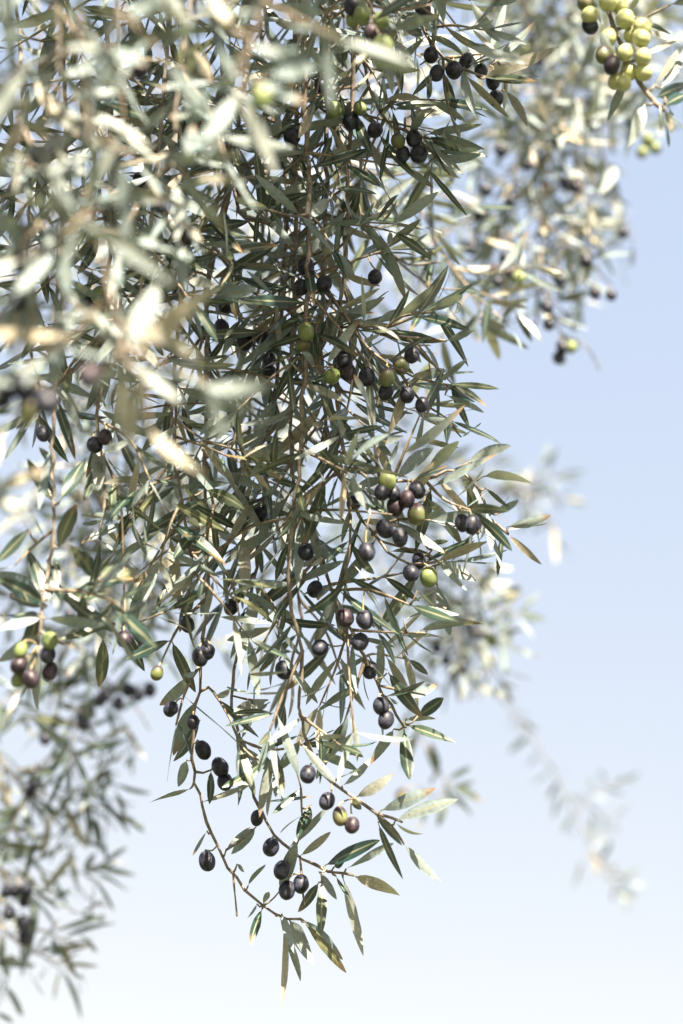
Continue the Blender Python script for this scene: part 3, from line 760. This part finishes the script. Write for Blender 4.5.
Branch('deeply shaded olive branch with few olives, its leaves fanning right towards small sky gaps', MID,
       [(320, -150, 1.58), (330, 60, 1.55), (345, 160, 1.52), (370, 230, 1.50), (405, 262, 1.48), (440, 262, 1.46)],
       twigs=[dict(p=[(345, 160, 1.52), (380, 175, 1.5), (415, 172, 1.48)], keep=.9), dict(p=[(352, 190, 1.52), (320, 225, 1.5), (300, 265, 1.5)], keep=.95),
              dict(p=[(370, 230, 1.5), (400, 225, 1.48), (440, 230, 1.47)], keep=.9), dict(p=[(330, 60, 1.55), (300, 100, 1.53), (280, 140, 1.52)], keep=.95),
              dict(p=[(390, 255, 1.49), (430, 285, 1.47), (465, 290, 1.46)], keep=.9)],
       leaves=[(365, 215, 415, 172, .14), (390, 205, 445, 190, .14)],
       olives=OL_O, auto=dict(A1, **{'from': .3, 'every': .10}), stem_leaves=dict(keep=.8, t0=.3), poly=FOCUS_POLY, seed=12, lit=-.9)
Branch('olive branch at the core of the hanging mass, silvery leaves over bare grey stems', MID,
       [(270, -150, 1.50), (268, 150, 1.47), (255, 330, 1.44), (250, 430, 1.43), (275, 520, 1.42), (300, 600, 1.41), (290, 680, 1.40)],
       twigs=[dict(p=[(255, 400, 1.43), (285, 420, 1.42), (315, 440, 1.4)], keep=.95), dict(p=[(250, 430, 1.43), (215, 450, 1.41), (180, 480, 1.4)], keep=.95),
              dict(p=[(275, 520, 1.42), (245, 560, 1.4), (225, 600, 1.39)], keep=.9), dict(p=[(300, 600, 1.41), (325, 630, 1.4), (340, 670, 1.39)], keep=.9)],
       olives=[], auto=dict(A1, **{'from': .35, 'every': .10}), stem_leaves=dict(keep=.7, t0=.35), poly=FOCUS_POLY, seed=13, lit=-.9)
Branch('olive branch whose dark pointed leaf pairs spread over cream blurred foliage', MID,
       [(190, -150, 1.34), (185, 150, 1.32), (178, 330, 1.29), (172, 430, 1.27), (182, 500, 1.26), (192, 560, 1.25), (185, 610, 1.24)],
       twigs=[dict(p=[(178, 450, 1.27), (150, 490, 1.25), (128, 520, 1.24)], keep=.7), dict(p=[(182, 500, 1.26), (170, 525, 1.25), (160, 560, 1.24)], keep=.9),
              dict(p=[(190, 550, 1.25), (215, 580, 1.24), (235, 600, 1.24)], keep=.8), dict(p=[(175, 420, 1.28), (205, 440, 1.26), (240, 450, 1.25)], keep=.9)],
       leaves=[(180, 535, 157, 502, .25), (181, 540, 155, 522, .25), (202, 527, 170, 554, .24), (205, 548, 188, 592, .28), (238, 425, 292, 418, .19), (245, 458, 296, 440, .22),
               (250, 478, 265, 460, .3), (205, 490, 247, 499, .2), (134, 500, 95, 490, .2), (131, 512, 118, 538, .4), (140, 500, 103, 462, .2), (98, 490, 103, 440, .2)],
       olives=[], auto=dict(A1, **{'from': .4, 'every': .04}), stem_leaves=dict(keep=.5, t0=.45), poly=FOCUS_POLY, seed=14)

Branch('half blurred olive branch with brownish leaves pointing right beside the highest sky gap', MID,
       [(400, -150, 1.78), (405, 60, 1.74), (415, 180, 1.70), (440, 250, 1.67), (480, 300, 1.64), (505, 322, 1.62)],
       twigs=[dict(p=[(440, 250, 1.67), (465, 285, 1.66), (485, 320, 1.65)], keep=.9), dict(p=[(415, 180, 1.7), (440, 195, 1.68), (470, 205, 1.66)], keep=.8),
              dict(p=[(470, 290, 1.65), (500, 300, 1.63), (515, 312, 1.62)], keep=.8)],
       leaves=[(480, 325, 532, 345, .16), (478, 318, 508, 330, .22), (490, 305, 528, 300, .2), (485, 320, 500, 362, .2), (460, 290, 505, 268, .15)],
       olives=[], auto=dict(A1, **{'from': .4, 'every': .04}), stem_leaves=dict(keep=.7, t0=.35), poly=FAR_POLY, seed=15)

# ------------------------------------------------------------------ left side, a little nearer than the focus
LEFT = 'olive branches at the left edge'
Branch('olive branch with a star of broad leaves above violet and green olives, left edge', LEFT,
       [(70, -150, 1.24), (66, 150, 1.24), (58, 330, 1.21), (54, 430, 1.19), (53, 520, 1.17), (46, 580, 1.15), (42, 618, 1.14), (38, 645, 1.14)],
       twigs=[dict(p=[(46, 590, 1.15), (80, 592, 1.13), (112, 600, 1.12), (125, 612, 1.11)], keep=.5), dict(p=[(53, 530, 1.17), (35, 545, 1.16), (15, 565, 1.15)], keep=.6),
              dict(p=[(48, 560, 1.16), (70, 600, 1.20), (120, 625, 1.24), (165, 612, 1.24)], keep=.5)],
       leaves=[(46, 605, 0, 574, .26), (44, 600, 2, 562, .25), (44, 608, 0, 590, .17), (45, 600, 35, 553, .26), (48, 598, 66, 560, .24), (42, 615, -5, 612, .22),
               (42, 618, -5, 628, .2), (38, 615, 26, 655, .3), (46, 618, 100, 628, .16), (95, 580, 72, 530, .25), (95, 585, 120, 557, .22), (115, 578, 140, 567, .3),
               (110, 605, 153, 640, .2), (84, 592, 80, 630, .3), (60, 598, 105, 600, .2), (103, 637, 106, 688, .2), (56, 640, 120, 632, .16), (70, 642, 58, 645, .2),
               (55, 505, 37, 460, .22), (58, 548, 73, 503, .28), (52, 500, 18, 460, .22), (60, 500, 85, 458, .26), (53, 465, 42, 447, .25), (28, 530, 0, 560, .24), (120, 625, 145, 668, .2)],
       olives=OL_L, stem_leaves=dict(keep=.5, t0=.5), auto=dict(every=.07, len=(.04, .09), lsp=.022, lkeep=.7, **{'from': .35, 'to': .7}), r=(.0026, .0012), length=.062, seed=20, face='top', lit=0)
Branch('olive branch with three small dusky olives, just under the blurred foreground olive bunch', LEFT,
       [(110, -150, 1.32), (112, 150, 1.28), (106, 330, 1.25), (98, 420, 1.24), (104, 480, 1.23), (100, 540, 1.23)],
       twigs=[dict(p=[(106, 330, 1.25), (75, 360, 1.24), (45, 405, 1.23)], keep=.9), dict(p=[(98, 420, 1.24), (130, 440, 1.22), (150, 480, 1.21)], keep=.8),
              dict(p=[(100, 450, 1.23), (120, 500, 1.23), (124, 590, 1.22)], keep=.5)],
       leaves=[(100, 440, 97, 490, .26)],
       olives=OL_M, stem_leaves=dict(keep=.6, t0=.4), auto=dict(every=.04, len=(.05, .1), lsp=.02, lkeep=.8, **{'from': .3, 'to': .85}), length=.062, seed=21, lit=.1)
Branch('dark olive branch filling the shade behind the foreground leaves at the upper left', LEFT,
       [(60, -150, 1.36), (70, 20, 1.33), (90, 120, 1.30), (100, 200, 1.28), (120, 290, 1.27), (110, 360, 1.26)],
       twigs=[dict(p=[(90, 120, 1.3), (50, 150, 1.28), (15, 190, 1.27)], keep=.95), dict(p=[(100, 200, 1.28), (140, 220, 1.27), (170, 250, 1.26)], keep=.95),
              dict(p=[(105, 230, 1.28), (70, 260, 1.27), (30, 300, 1.26)], keep=.95), dict(p=[(80, 70, 1.32), (120, 90, 1.3), (165, 100, 1.3)], keep=.95)],
       olives=[(100, 295, 'g', 1.1), (88, 305, 'p'), (150, 2, 'g'), (166, 5, 'g'), (70, 200), (140, 180)],
       stem_leaves=dict(keep=.8, t0=.3), auto=dict(every=.032, len=(.06, .13), lsp=.02, lkeep=.66, **{'from': .25, 'to': .97}), seed=22, lit=-.4)
Branch('dark olive branch against the sky at the top left, behind cream blurred leaves', LEFT,
       [(10, -150, 1.48), (20, 60, 1.45), (30, 180, 1.42), (25, 300, 1.40), (40, 400, 1.38)],
       twigs=[dict(p=[(25, 120, 1.44), (60, 150, 1.42), (95, 160, 1.4)], keep=.95), dict(p=[(30, 230, 1.41), (60, 260, 1.4), (95, 270, 1.38)], keep=.95)],
       olives=[], stem_leaves=dict(keep=.8, t0=.3), auto=dict(every=.058, len=(.07, .14), lsp=.02, lkeep=.66, **{'from': .3, 'to': .97}), seed=23, lit=-.4)
Branch('olive branch over the upper left, its twigs showing between the nearest blurred leaves', LEFT,
       [(165, -150, 1.30), (170, 0, 1.27), (165, 80, 1.25), (158, 150, 1.23), (150, 230, 1.22), (140, 300, 1.21)],
       twigs=[dict(p=[(165, 80, 1.25), (195, 110, 1.24), (215, 150, 1.24)], keep=.9), dict(p=[(158, 150, 1.23), (190, 180, 1.23), (205, 215, 1.23)], keep=.9)],
       olives=[(196, 95), (120, 240), (185, 235, 'p')], stem_leaves=dict(keep=.8, t0=.3), auto=dict(every=.058, len=(.05, .11), lsp=.02, lkeep=.66, **{'from': .3, 'to': .97}), seed=24, lit=-.4)

# ------------------------------------------------------------------ close to the lens, far out of focus
NEAR = 'blurred olive branches nearest the viewer'
Branch('blurred foreground olive branch with a star of cream sunlit leaves near the top', NEAR,
       [(300, -260, 0.866), (285, -80, 0.846), (262, 0, 0.837), (244, 60, 0.830), (240, 92, 0.827)],
       twigs=[dict(p=[(262, 0, 0.837), (300, 20, 0.832), (340, 40, 0.832)], keep=.6), dict(p=[(250, 40, 0.832), (215, 20, 0.837), (185, 10, 0.842)], keep=.8)],
       leaves=[(240, 85, 197, 30, .22), (230, 68, 185, 117, .22), (236, 95, 207, 140, .2), (252, 80, 300, 106, .24), (250, 48, 322, 58, .2), (268, 75, 318, 70, .22),
               (232, 30, 208, -5, .22), (244, 30, 245, -20, .22), (285, 28, 345, 18, .2), (246, 95, 262, 112, .4), (300, 20, 345, 45, .18), (238, 60, 190, 72, .22)],
       olives=[(262, 98, 'g', .8, -.01)], stem_leaves=dict(keep=.6, t0=.7), length=.058, auto=dict(every=.07, len=(.04, .08), lsp=.020, lkeep=.7, sag=.0, **{'from': .45, 'to': .8}), seed=30, guard=False, lit=2.0, r=(.0016, .0009))
Branch('blurred foreground olive branch with the two longest cream leaves crossing the left middle', NEAR,
       [(60, -300, 0.904), (75, -60, 0.870), (90, 140, 0.842), (105, 270, 0.818), (122, 345, 0.808), (128, 362, 0.806)],
       twigs=[dict(p=[(122, 345, 0.808), (165, 365, 0.808), (205, 382, 0.808)], keep=.25), dict(p=[(105, 300, 0.818), (70, 340, 0.818), (30, 365, 0.818)], keep=.55),
              dict(p=[(122, 355, 0.808), (95, 375, 0.808), (92, 395, 0.808)], keep=0), dict(p=[(95, 200, 0.832), (60, 240, 0.827), (20, 260, 0.822)], keep=.6)],
       leaves=[(134, 352, 232, 277, .2), (130, 350, 156, 280, .26), (200, 386, 268, 396, .17), (140, 372, 138, 455, .14), (150, 372, 215, 372, .2), (118, 358, 60, 345, .2),
               (125, 365, 80, 380, .2), (150, 430, 205, 482, .2)],
       olives=[(90, 376, 'p', .95), (0, 396, 'k', 1), (24, 388, 'k', 1), (34, 400, 'k', .9), (47, 403, 'k', 1), (28, 412, 't', .9)], stem_leaves=dict(keep=.35, t0=.7), length=.058, auto=dict(every=.065, len=(.04, .09), lsp=.022, lkeep=.7, sag=.0, **{'from': .55, 'to': .97}), seed=31, guard=False, lit=2.0, r=(.0016, .0009))
Branch('olive branch blurred closest to the lens, a huge pale leaf crossing the corner', NEAR,
       [(-60, -300, 0.760), (-40, -100, 0.746), (-20, 20, 0.736), (-10, 60, 0.731)],
       leaves=[(-15, 55, 75, -25, .2), (-12, 60, 62, 72, .14), (-15, 40, 40, 20, .22)],
       olives=[], stem_leaves=dict(keep=.3, t0=.8), length=.05, seed=32, guard=False, lit=2.0, r=(.0016, .0009))
Branch('blurred foreground olive branch with olive-green leaves slanting down right along the left edge', NEAR,
       [(30, -260, 0.990), (45, -60, 0.962), (60, 60, 0.938), (55, 160, 0.928), (70, 250, 0.923), (62, 330, 0.923)],
       twigs=[dict(p=[(50, 0, 0.952), (90, 50, 0.933), (118, 85, 0.923), (125, 130, 0.923)], keep=.6), dict(p=[(58, 130, 0.933), (25, 170, 0.923), (0, 200, 0.918)], keep=.6),
              dict(p=[(68, 230, 0.923), (40, 245, 0.918), (15, 300, 0.914)], keep=.6), dict(p=[(62, 200, 0.928), (95, 225, 0.923), (130, 235, 0.923)], keep=.5)],
       leaves=[(32, 85, 85, 139, .22), (117, 72, 144, 124, .25), (119, 132, 159, 159, .25), (82, 115, 107, 132, .32), (0, 204, 27, 249, .24), (0, 154, 30, 192, .22),
               (12, 65, 52, 74, .28), (60, 72, 95, 70, .26), (85, 120, 95, 60, .22), (30, 140, 22, 175, .28), (60, 190, 75, 205, .3)],
       olives=[(40, 155, 'k', 1), (20, 300, 'k', 1)], stem_leaves=dict(keep=.6, t0=.4), auto=dict(every=.055, len=(.05, .1), lsp=.022, lkeep=.75, **{'from': .35, 'to': .95}), length=.06, seed=33, guard=False, lit=2.0, r=(.0016, .0009))
Branch('blurred foreground leaf ends reaching in from the left edge under a dark olive bunch', NEAR,
       [(-70, -200, 0.904), (-75, 150, 0.885), (-60, 380, 0.870), (-30, 480, 0.866), (-10, 492, 0.866)],
       leaves=[(-8, 492, 42, 468, .22), (-10, 490, 30, 500, .14), (-20, 485, 5, 440, .2)],
       olives=[], stem_leaves=dict(keep=.3, t0=.5), length=.05, seed=34, guard=False, lit=2.0, r=(.0016, .0009))
Branch('blurred foreground olive branch with soft cream leaves between the leaf star and the corner', NEAR,
       [(120, -260, 0.837), (125, -80, 0.818), (118, 10, 0.808), (110, 45, 0.808)],
       twigs=[dict(p=[(118, 10, 0.808), (150, 40, 0.808), (165, 60, 0.808)], keep=.5)],
       leaves=[(112, 45, 105, 15, .28), (112, 48, 150, 60, .3), (120, 20, 160, 0, .2), (108, 50, 70, 40, .22), (110, 45, 120, 95, .2)],
       olives=[], stem_leaves=dict(keep=.5, t0=.7), length=.058, auto=dict(every=.055, len=(.04, .09), lsp=.022, lkeep=.7, sag=.0, **{'from': .55, 'to': .97}), seed=35, guard=False, lit=2.0, r=(.0016, .0009))

Branch('half blurred cream olive branch hanging between the leaf star and the long pale leaves', NEAR,
       [(200, -260, 1.10), (195, -40, 1.06), (180, 70, 1.03), (172, 160, 1.01), (178, 240, 1.00)],
       twigs=[dict(p=[(180, 70, 1.03), (210, 110, 1.0), (225, 160, .98)], keep=.7), dict(p=[(172, 160, 1.01), (140, 200, .98), (120, 250, .97)], keep=.7)],
       leaves=[(178, 220, 205, 236, .18), (165, 215, 150, 240, .2)],
       olives=[(160, 205, 'k', .9), (140, 70, 'k', .9)], stem_leaves=dict(keep=.6, t0=.4), auto=dict(every=.10, len=(.04, .09), lsp=.022, lkeep=.7, sag=.0, **{'from': .45, 'to': .97}), length=.056, seed=36, guard=False, lit=1.8, r=(.0016, .0009))
Branch('half blurred cream olive branch at the left edge above the dark foreground bunch', NEAR,
       [(-20, -260, 1.0), (0, -40, .97), (18, 120, .95), (22, 230, .93), (40, 310, .92)],
       twigs=[dict(p=[(18, 120, .95), (50, 180, .93), (60, 230, .92)], keep=.7), dict(p=[(22, 230, .93), (60, 290, .92), (95, 320, .91)], keep=.7)],
       olives=[(22, 262, 'k', .9)], stem_leaves=dict(keep=.6, t0=.4), auto=dict(every=.065, len=(.04, .09), lsp=.022, lkeep=.7, sag=.0, **{'from': .4, 'to': .97}), length=.056, seed=37, guard=False, lit=1.8, r=(.0016, .0009))

# ------------------------------------------------------------------ upper right, near the focus
Branch('overexposed olive branch in the top right corner with a crowded bunch of bright green olives', 'olive branches on the right',
       [(560, -260, 1.30), (590, -60, 1.22), (611, 12, 1.20), (620, 45, 1.19), (636, 76, 1.18), (650, 96, 1.17), (664, 110, 1.16)],
       twigs=[dict(p=[(615, 30, 1.2), (640, 20, 1.19), (670, 5, 1.18)], keep=.2)],
       leaves=[(591, 0, 608, 27, .26), (630, 10, 640, -5, .24), (635, 17, 659, 26, .3), (649, 32, 677, 36, .24), (639, 57, 690, 34, .17), (621, 60, 599, 32, .3), (645, 104, 631, 142, .27),
               (655, 85, 686, 44, .16), (661, 88, 690, 50, .16), (655, 98, 690, 80, .22), (664, 106, 692, 86, .22), (665, 97, 678, 121, .34), (660, 104, 664, 125, .14), (664, 110, 686, 122, .18)],
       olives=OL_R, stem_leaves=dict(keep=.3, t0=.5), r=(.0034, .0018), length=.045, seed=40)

# ------------------------------------------------------------------ behind, blurred by distance
FAR = 'blurred olive branches behind'
AF = dict(every=.024, len=(.10, .24), lsp=.020, lkeep=.88, sag=-.15)
def far_branch(label, stem, twigs=(), olives=(), auto=None, poly=FAR_POLY, seed=0, leaves=(), keep=.7, length=.066, t0=.25, hang=False, lit=.9):
    Branch(label, FAR, stem, twigs=twigs, leaves=leaves, olives=olives, auto=auto, poly=poly, seed=seed, fine=False, length=length,
           stem_leaves=dict(keep=keep, t0=t0), guard=False, hang=hang, lit=lit)
far_branch('blurred sunlit olive branch behind, dense leaf clumps right of the white leaf tips',
           [(470, -300, 2.3), (480, -60, 2.25), (500, 40, 2.2), (520, 120, 2.15), (512, 190, 2.1), (498, 240, 2.1)], olives=[(510, 200), (471, 247), (525, 50, 'g'), (520, 133, 'g'), (535, 120), (455, 205), (486, 190), (540, 60), (500, 150), (528, 165), (545, 185), (552, 190), (478, 215)],
           auto=dict(AF, **{'from': .3, 'to': .98}), lit=1.1, seed=50)
far_branch('blurred sunlit olive branch behind the top right, filling the space beneath the bright green bunch',
           [(620, -300, 2.5), (615, -60, 2.45), (608, 60, 2.4), (600, 150, 2.35), (612, 200, 2.3)], olives=[(600, 95), (590, 60), (613, 140), (575, 70, 'g'), (585, 165), (592, 172), (606, 190), (570, 110), (556, 85), (618, 105)],
           auto=dict(AF, **{'from': .3, 'to': .95}), lit=1.1, seed=64)
far_branch('blurred cream olive branch behind the upper right with pale upright leaves',
           [(560, -300, 2.3), (565, -40, 2.2), (570, 80, 2.15), (575, 160, 2.1), (590, 215, 2.1), (592, 255, 2.1)], olives=[(565, 183), (575, 187), (556, 140), (623, 233), (548, 95), (586, 120)],
           auto=dict(AF, **{'from': .3, 'to': .98}), leaves=[(572, 140, 588, 102, .26, 2.0), (545, 130, 525, 112, .26, 2.0), (600, 195, 622, 160, .26, 2.0), (598, 195, 605, 158, .26, 2.0)], lit=1.1, seed=51)
far_branch('blurred olive branch behind, hanging lowest at upper right, dark and half-green olives at its ends',
           [(520, -300, 2.2), (530, 20, 2.15), (545, 150, 2.1), (540, 230, 2.05), (545, 290, 2.0), (562, 338, 2.0)],
           twigs=[dict(p=[(540, 230, 2.05), (515, 255, 2.0), (492, 275, 2.0)], keep=.8), dict(p=[(540, 220, 2.05), (575, 250, 2.0), (612, 285, 2.0)], keep=.7),
                  dict(p=[(545, 290, 2.0), (520, 300, 1.98), (485, 320, 1.95), (450, 325, 1.9)], keep=.8), dict(p=[(562, 338, 2.0), (585, 345, 2.0), (600, 370, 2.0)], keep=.4)],
           olives=[(497, 282), (506, 258), (510, 272), (519, 278, 'g'), (495, 269, 'p'), (556, 272), (560, 280), (586, 261), (595, 293), (611, 295), (547, 307), (549, 324), (562, 347), (571, 347, 'g'), (559, 358)],
           auto=dict(AF, **{'from': .35, 'to': .75, 'every': .05}), lit=1.1, seed=52)
far_branch('blurred olive branch behind the bright green bunch, a few soft green olives against sky',
           [(640, -300, 2.4), (630, -50, 2.35), (625, 60, 2.3), (640, 130, 2.3), (648, 150, 2.3)], olives=[(655, 148, 'g', 1.1), (642, 152, 'g', 1.1), (648, 140, 'g', 1.1), (630, 120)],
           auto=dict(AF, **{'from': .35, 'to': .85, 'every': .05}), lit=1.1, seed=53)
far_branch('blurred sunlit olive branch behind the middle, cream leaves glowing through the gaps',
           [(160, -300, 2.2), (170, 100, 2.1), (165, 300, 2.05), (160, 420, 2.0), (165, 520, 2.0), (190, 600, 2.0)], auto=dict(AF, **{'from': .45, 'to': .98}),
           olives=[(140, 640, 'k'), (124, 560)], lit=2.2, t0=.5, seed=54, poly=LOWLEFT_POLY)
far_branch('blurred olive branch behind, showing cream between the bare hanging stems',
           [(260, -300, 2.3), (270, 100, 2.2), (275, 330, 2.15), (285, 450, 2.1), (280, 560, 2.1), (275, 650, 2.1)], auto=dict(AF, **{'from': .45, 'to': .9, 'every': .045}),
           olives=[(284, 672), (300, 520, 'g')], lit=2.2, t0=.5, seed=55, poly=LOWLEFT_POLY)
far_branch('blurred olive branch behind the left edge, sunlit cream clumps above the pale blue gaps',
           [(40, -300, 2.3), (50, 150, 2.2), (60, 380, 2.15), (90, 500, 2.1), (100, 600, 2.1)], auto=dict(AF, **{'from': .5, 'to': .98, 'every': .045}),
           olives=[(70, 615)], lit=2.2, t0=.5, seed=56, poly=LOWLEFT_POLY)
far_branch('blurred olive branch behind with dark olives just below the violet bunch on the left',
           [(140, -300, 2.22), (120, 300, 2.12), (110, 560, 2.07), (95, 670, 2.02), (60, 740, 2.02), (30, 800, 2.02)],
           twigs=[dict(p=[(95, 670, 2.02), (130, 700, 2.02), (150, 730, 2.02)], keep=.8), dict(p=[(70, 720, 2.02), (100, 750, 2.02), (115, 790, 2.02)], keep=.8)],
           olives=[(82, 718), (84, 724), (34, 784), (36, 776), (138, 695), (107, 695), (55, 722), (128, 690), (150, 690), (100, 700), (88, 712), (45, 738), (30, 792), (118, 703)],
           auto=dict(AF, **{'from': .6, 'to': .98, 'every': .036}), length=.076, keep=.6, seed=57, poly=LOWLEFT_POLY, lit=.0)
far_branch('blurred olive branch behind at lower left, twigs fanning right over the pale sky',
           [(-60, 400, 2.12), (-40, 600, 2.07), (-10, 740, 2.02), (30, 790, 2.02), (90, 803, 2.02), (112, 812, 2.02)],
           twigs=[dict(p=[(-10, 740, 2.02), (10, 820, 2.02), (40, 870, 2.02), (95, 872, 2.02)], keep=.8), dict(p=[(10, 790, 2.02), (0, 860, 2.02), (5, 900, 2.02)], keep=.6), dict(p=[(30, 790, 2.02), (60, 820, 2.02), (70, 850, 2.02)], keep=.9)],
           leaves=[(112, 800, 140, 804, .16), (108, 808, 130, 822, .2), (95, 815, 100, 850, .16), (108, 815, 114, 832, .14), (96, 868, 140, 874, .14), (105, 840, 104, 860, .2), (85, 872, 92, 850, .4)],
           olives=[], auto=dict(AF, **{'from': .4, 'to': .95, 'every': .09, 'len': (.06, .15)}), length=.076, keep=.5, seed=58, poly=LOWLEFT_POLY, lit=.3)
far_branch('blurred olive branch in the bottom left corner with small blue-black olives',
           [(-70, 500, 2.02), (-50, 760, 1.97), (-20, 860, 1.97), (10, 935, 1.92), (40, 955, 1.92), (55, 962, 1.92)],
           twigs=[dict(p=[(-20, 860, 1.97), (15, 875, 1.94), (25, 888, 1.92)], keep=.4), dict(p=[(10, 880, 1.97), (40, 895, 1.92), (75, 912, 1.92), (92, 915, 1.92)], keep=.7),
                  dict(p=[(10, 935, 1.92), (40, 930, 1.92), (64, 940, 1.92), (92, 945, 1.92)], keep=.7), dict(p=[(-30, 920, 1.92), (-10, 960, 1.92), (5, 985, 1.92)], keep=.7), dict(p=[(0, 900, 1.92), (20, 920, 1.92), (26, 930, 1.92)], keep=0)],
           leaves=[(68, 955, 88, 996, .12), (55, 960, 65, 985, .14), (82, 935, 100, 955, .14), (25, 965, 42, 999, .14), (10, 960, 2, 1002, .2), (-5, 1012, 15, 1022, .16), (92, 905, 116, 903, .14), (95, 880, 116, 905, .14), (64, 960, 55, 935, .3)],
           olives=[(7, 891, 'k', .85), (15, 891, 'k', .85), (26, 891, 'k', .95), (24, 901, 'k', .85), (9, 913, 'k', .9), (23, 923, 'k', .95), (25, 938, 'k', .95)],
           auto=dict(AF, **{'from': .5, 'to': .95, 'every': .09, 'len': (.06, .13)}), length=.076, keep=.5, seed=59, poly=LOWLEFT_POLY, lit=.3)
RPOLY = [(-900, -2500), (700, -2500), (700, 440), (545, 640), (530, 700), (430, 720), (-900, 720)]
far_branch('blurred pale olive cluster behind the right edge, around dark olives and one yellow-green',
           [(330, -300, 2.5), (360, 200, 2.4), (400, 480, 2.35), (430, 590, 2.3), (470, 640, 2.3), (500, 680, 2.3)],
           twigs=[dict(p=[(430, 590, 2.3), (465, 600, 2.3), (500, 610, 2.3), (522, 618, 2.3)], keep=.8), dict(p=[(450, 615, 2.3), (490, 635, 2.28), (520, 650, 2.28)], keep=.9), dict(p=[(460, 630, 2.3), (465, 670, 2.3), (480, 700, 2.3)], keep=.8)],
           olives=[(476, 633), (491, 640, 'g'), (452, 672), (437, 648), (470, 628), (448, 612), (446, 660), (462, 668)], auto=dict(AF, **{'from': .75, 'to': .95, 'every': .018, 'len': (.07, .15)}), seed=60, poly=RPOLY)
far_branch('faint blurred olive sprig furthest right of the middle, alone against the sky',
           [(360, -300, 3.2), (390, 200, 3.1), (430, 440, 3.0), (480, 490, 3.0), (540, 490, 3.0), (565, 500, 3.0)],
           twigs=[dict(p=[(500, 490, 3), (530, 480, 3), (560, 475, 3)], keep=.9), dict(p=[(520, 490, 3), (540, 510, 3), (556, 540, 3)], keep=.8)],
           leaves=[(553, 520, 557, 562, .16)], auto=dict(AF, **{'from': .85, 'to': .97, 'every': .03, 'len': (.05, .09)}), seed=61, poly=RPOLY, lit=.6)
far_branch('faint blurred olive twig trailing down to the lower right corner of open sky',
           [(340, -300, 3.3), (390, 350, 3.2), (450, 620, 3.15), (515, 715, 3.1), (558, 780, 3.1), (590, 845, 3.1), (620, 890, 3.1)],
           twigs=[dict(p=[(575, 815, 3.1), (598, 790, 3.1), (622, 782, 3.1)], keep=.6), dict(p=[(588, 840, 3.1), (610, 830, 3.1), (616, 812, 3.1)], keep=.8), dict(p=[(600, 860, 3.1), (615, 870, 3.1), (630, 885, 3.1)], keep=.7)],
           leaves=[(560, 795, 552, 818, .22), (582, 860, 575, 890, .26), (618, 888, 634, 868, .2), (618, 890, 634, 896, .22), (620, 892, 630, 910, .2), (606, 780, 598, 770, .3), (612, 785, 626, 776, .3),
                   (530, 735, 508, 752, .2), (520, 720, 535, 728, .2), (590, 840, 596, 815, .24), (590, 850, 602, 872, .2), (575, 815, 560, 830, .2), (600, 860, 612, 845, .2), (560, 782, 545, 795, .2)],
           keep=.6, t0=.72, seed=62, poly=None, lit=-.5, length=.052)
far_branch('blurred olive sprig with thin grey-blue leaves fanned beside the paired pale leaves',
           [(300, -300, 2.3), (350, 300, 2.25), (385, 600, 2.2), (415, 720, 2.2), (440, 770, 2.2), (452, 790, 2.2)],
           leaves=[(450, 785, 486, 797, .2), (448, 780, 470, 765, .2), (448, 788, 440, 828, .24), (440, 770, 430, 745, .2), (450, 790, 470, 812, .16), (425, 745, 440, 775, .2), (430, 800, 420, 830, .2), (452, 788, 478, 780, .16), (410, 710, 395, 745, .2), (418, 730, 400, 770, .22)],
           olives=[(402, 796, 't', 1.2)], keep=.5, t0=.75, lit=-.3, seed=63, poly=[(-900, -2500), (700, -2500), (700, 400), (460, 720), (480, 800), (440, 840), (380, 800), (380, 740), (-900, 740)])
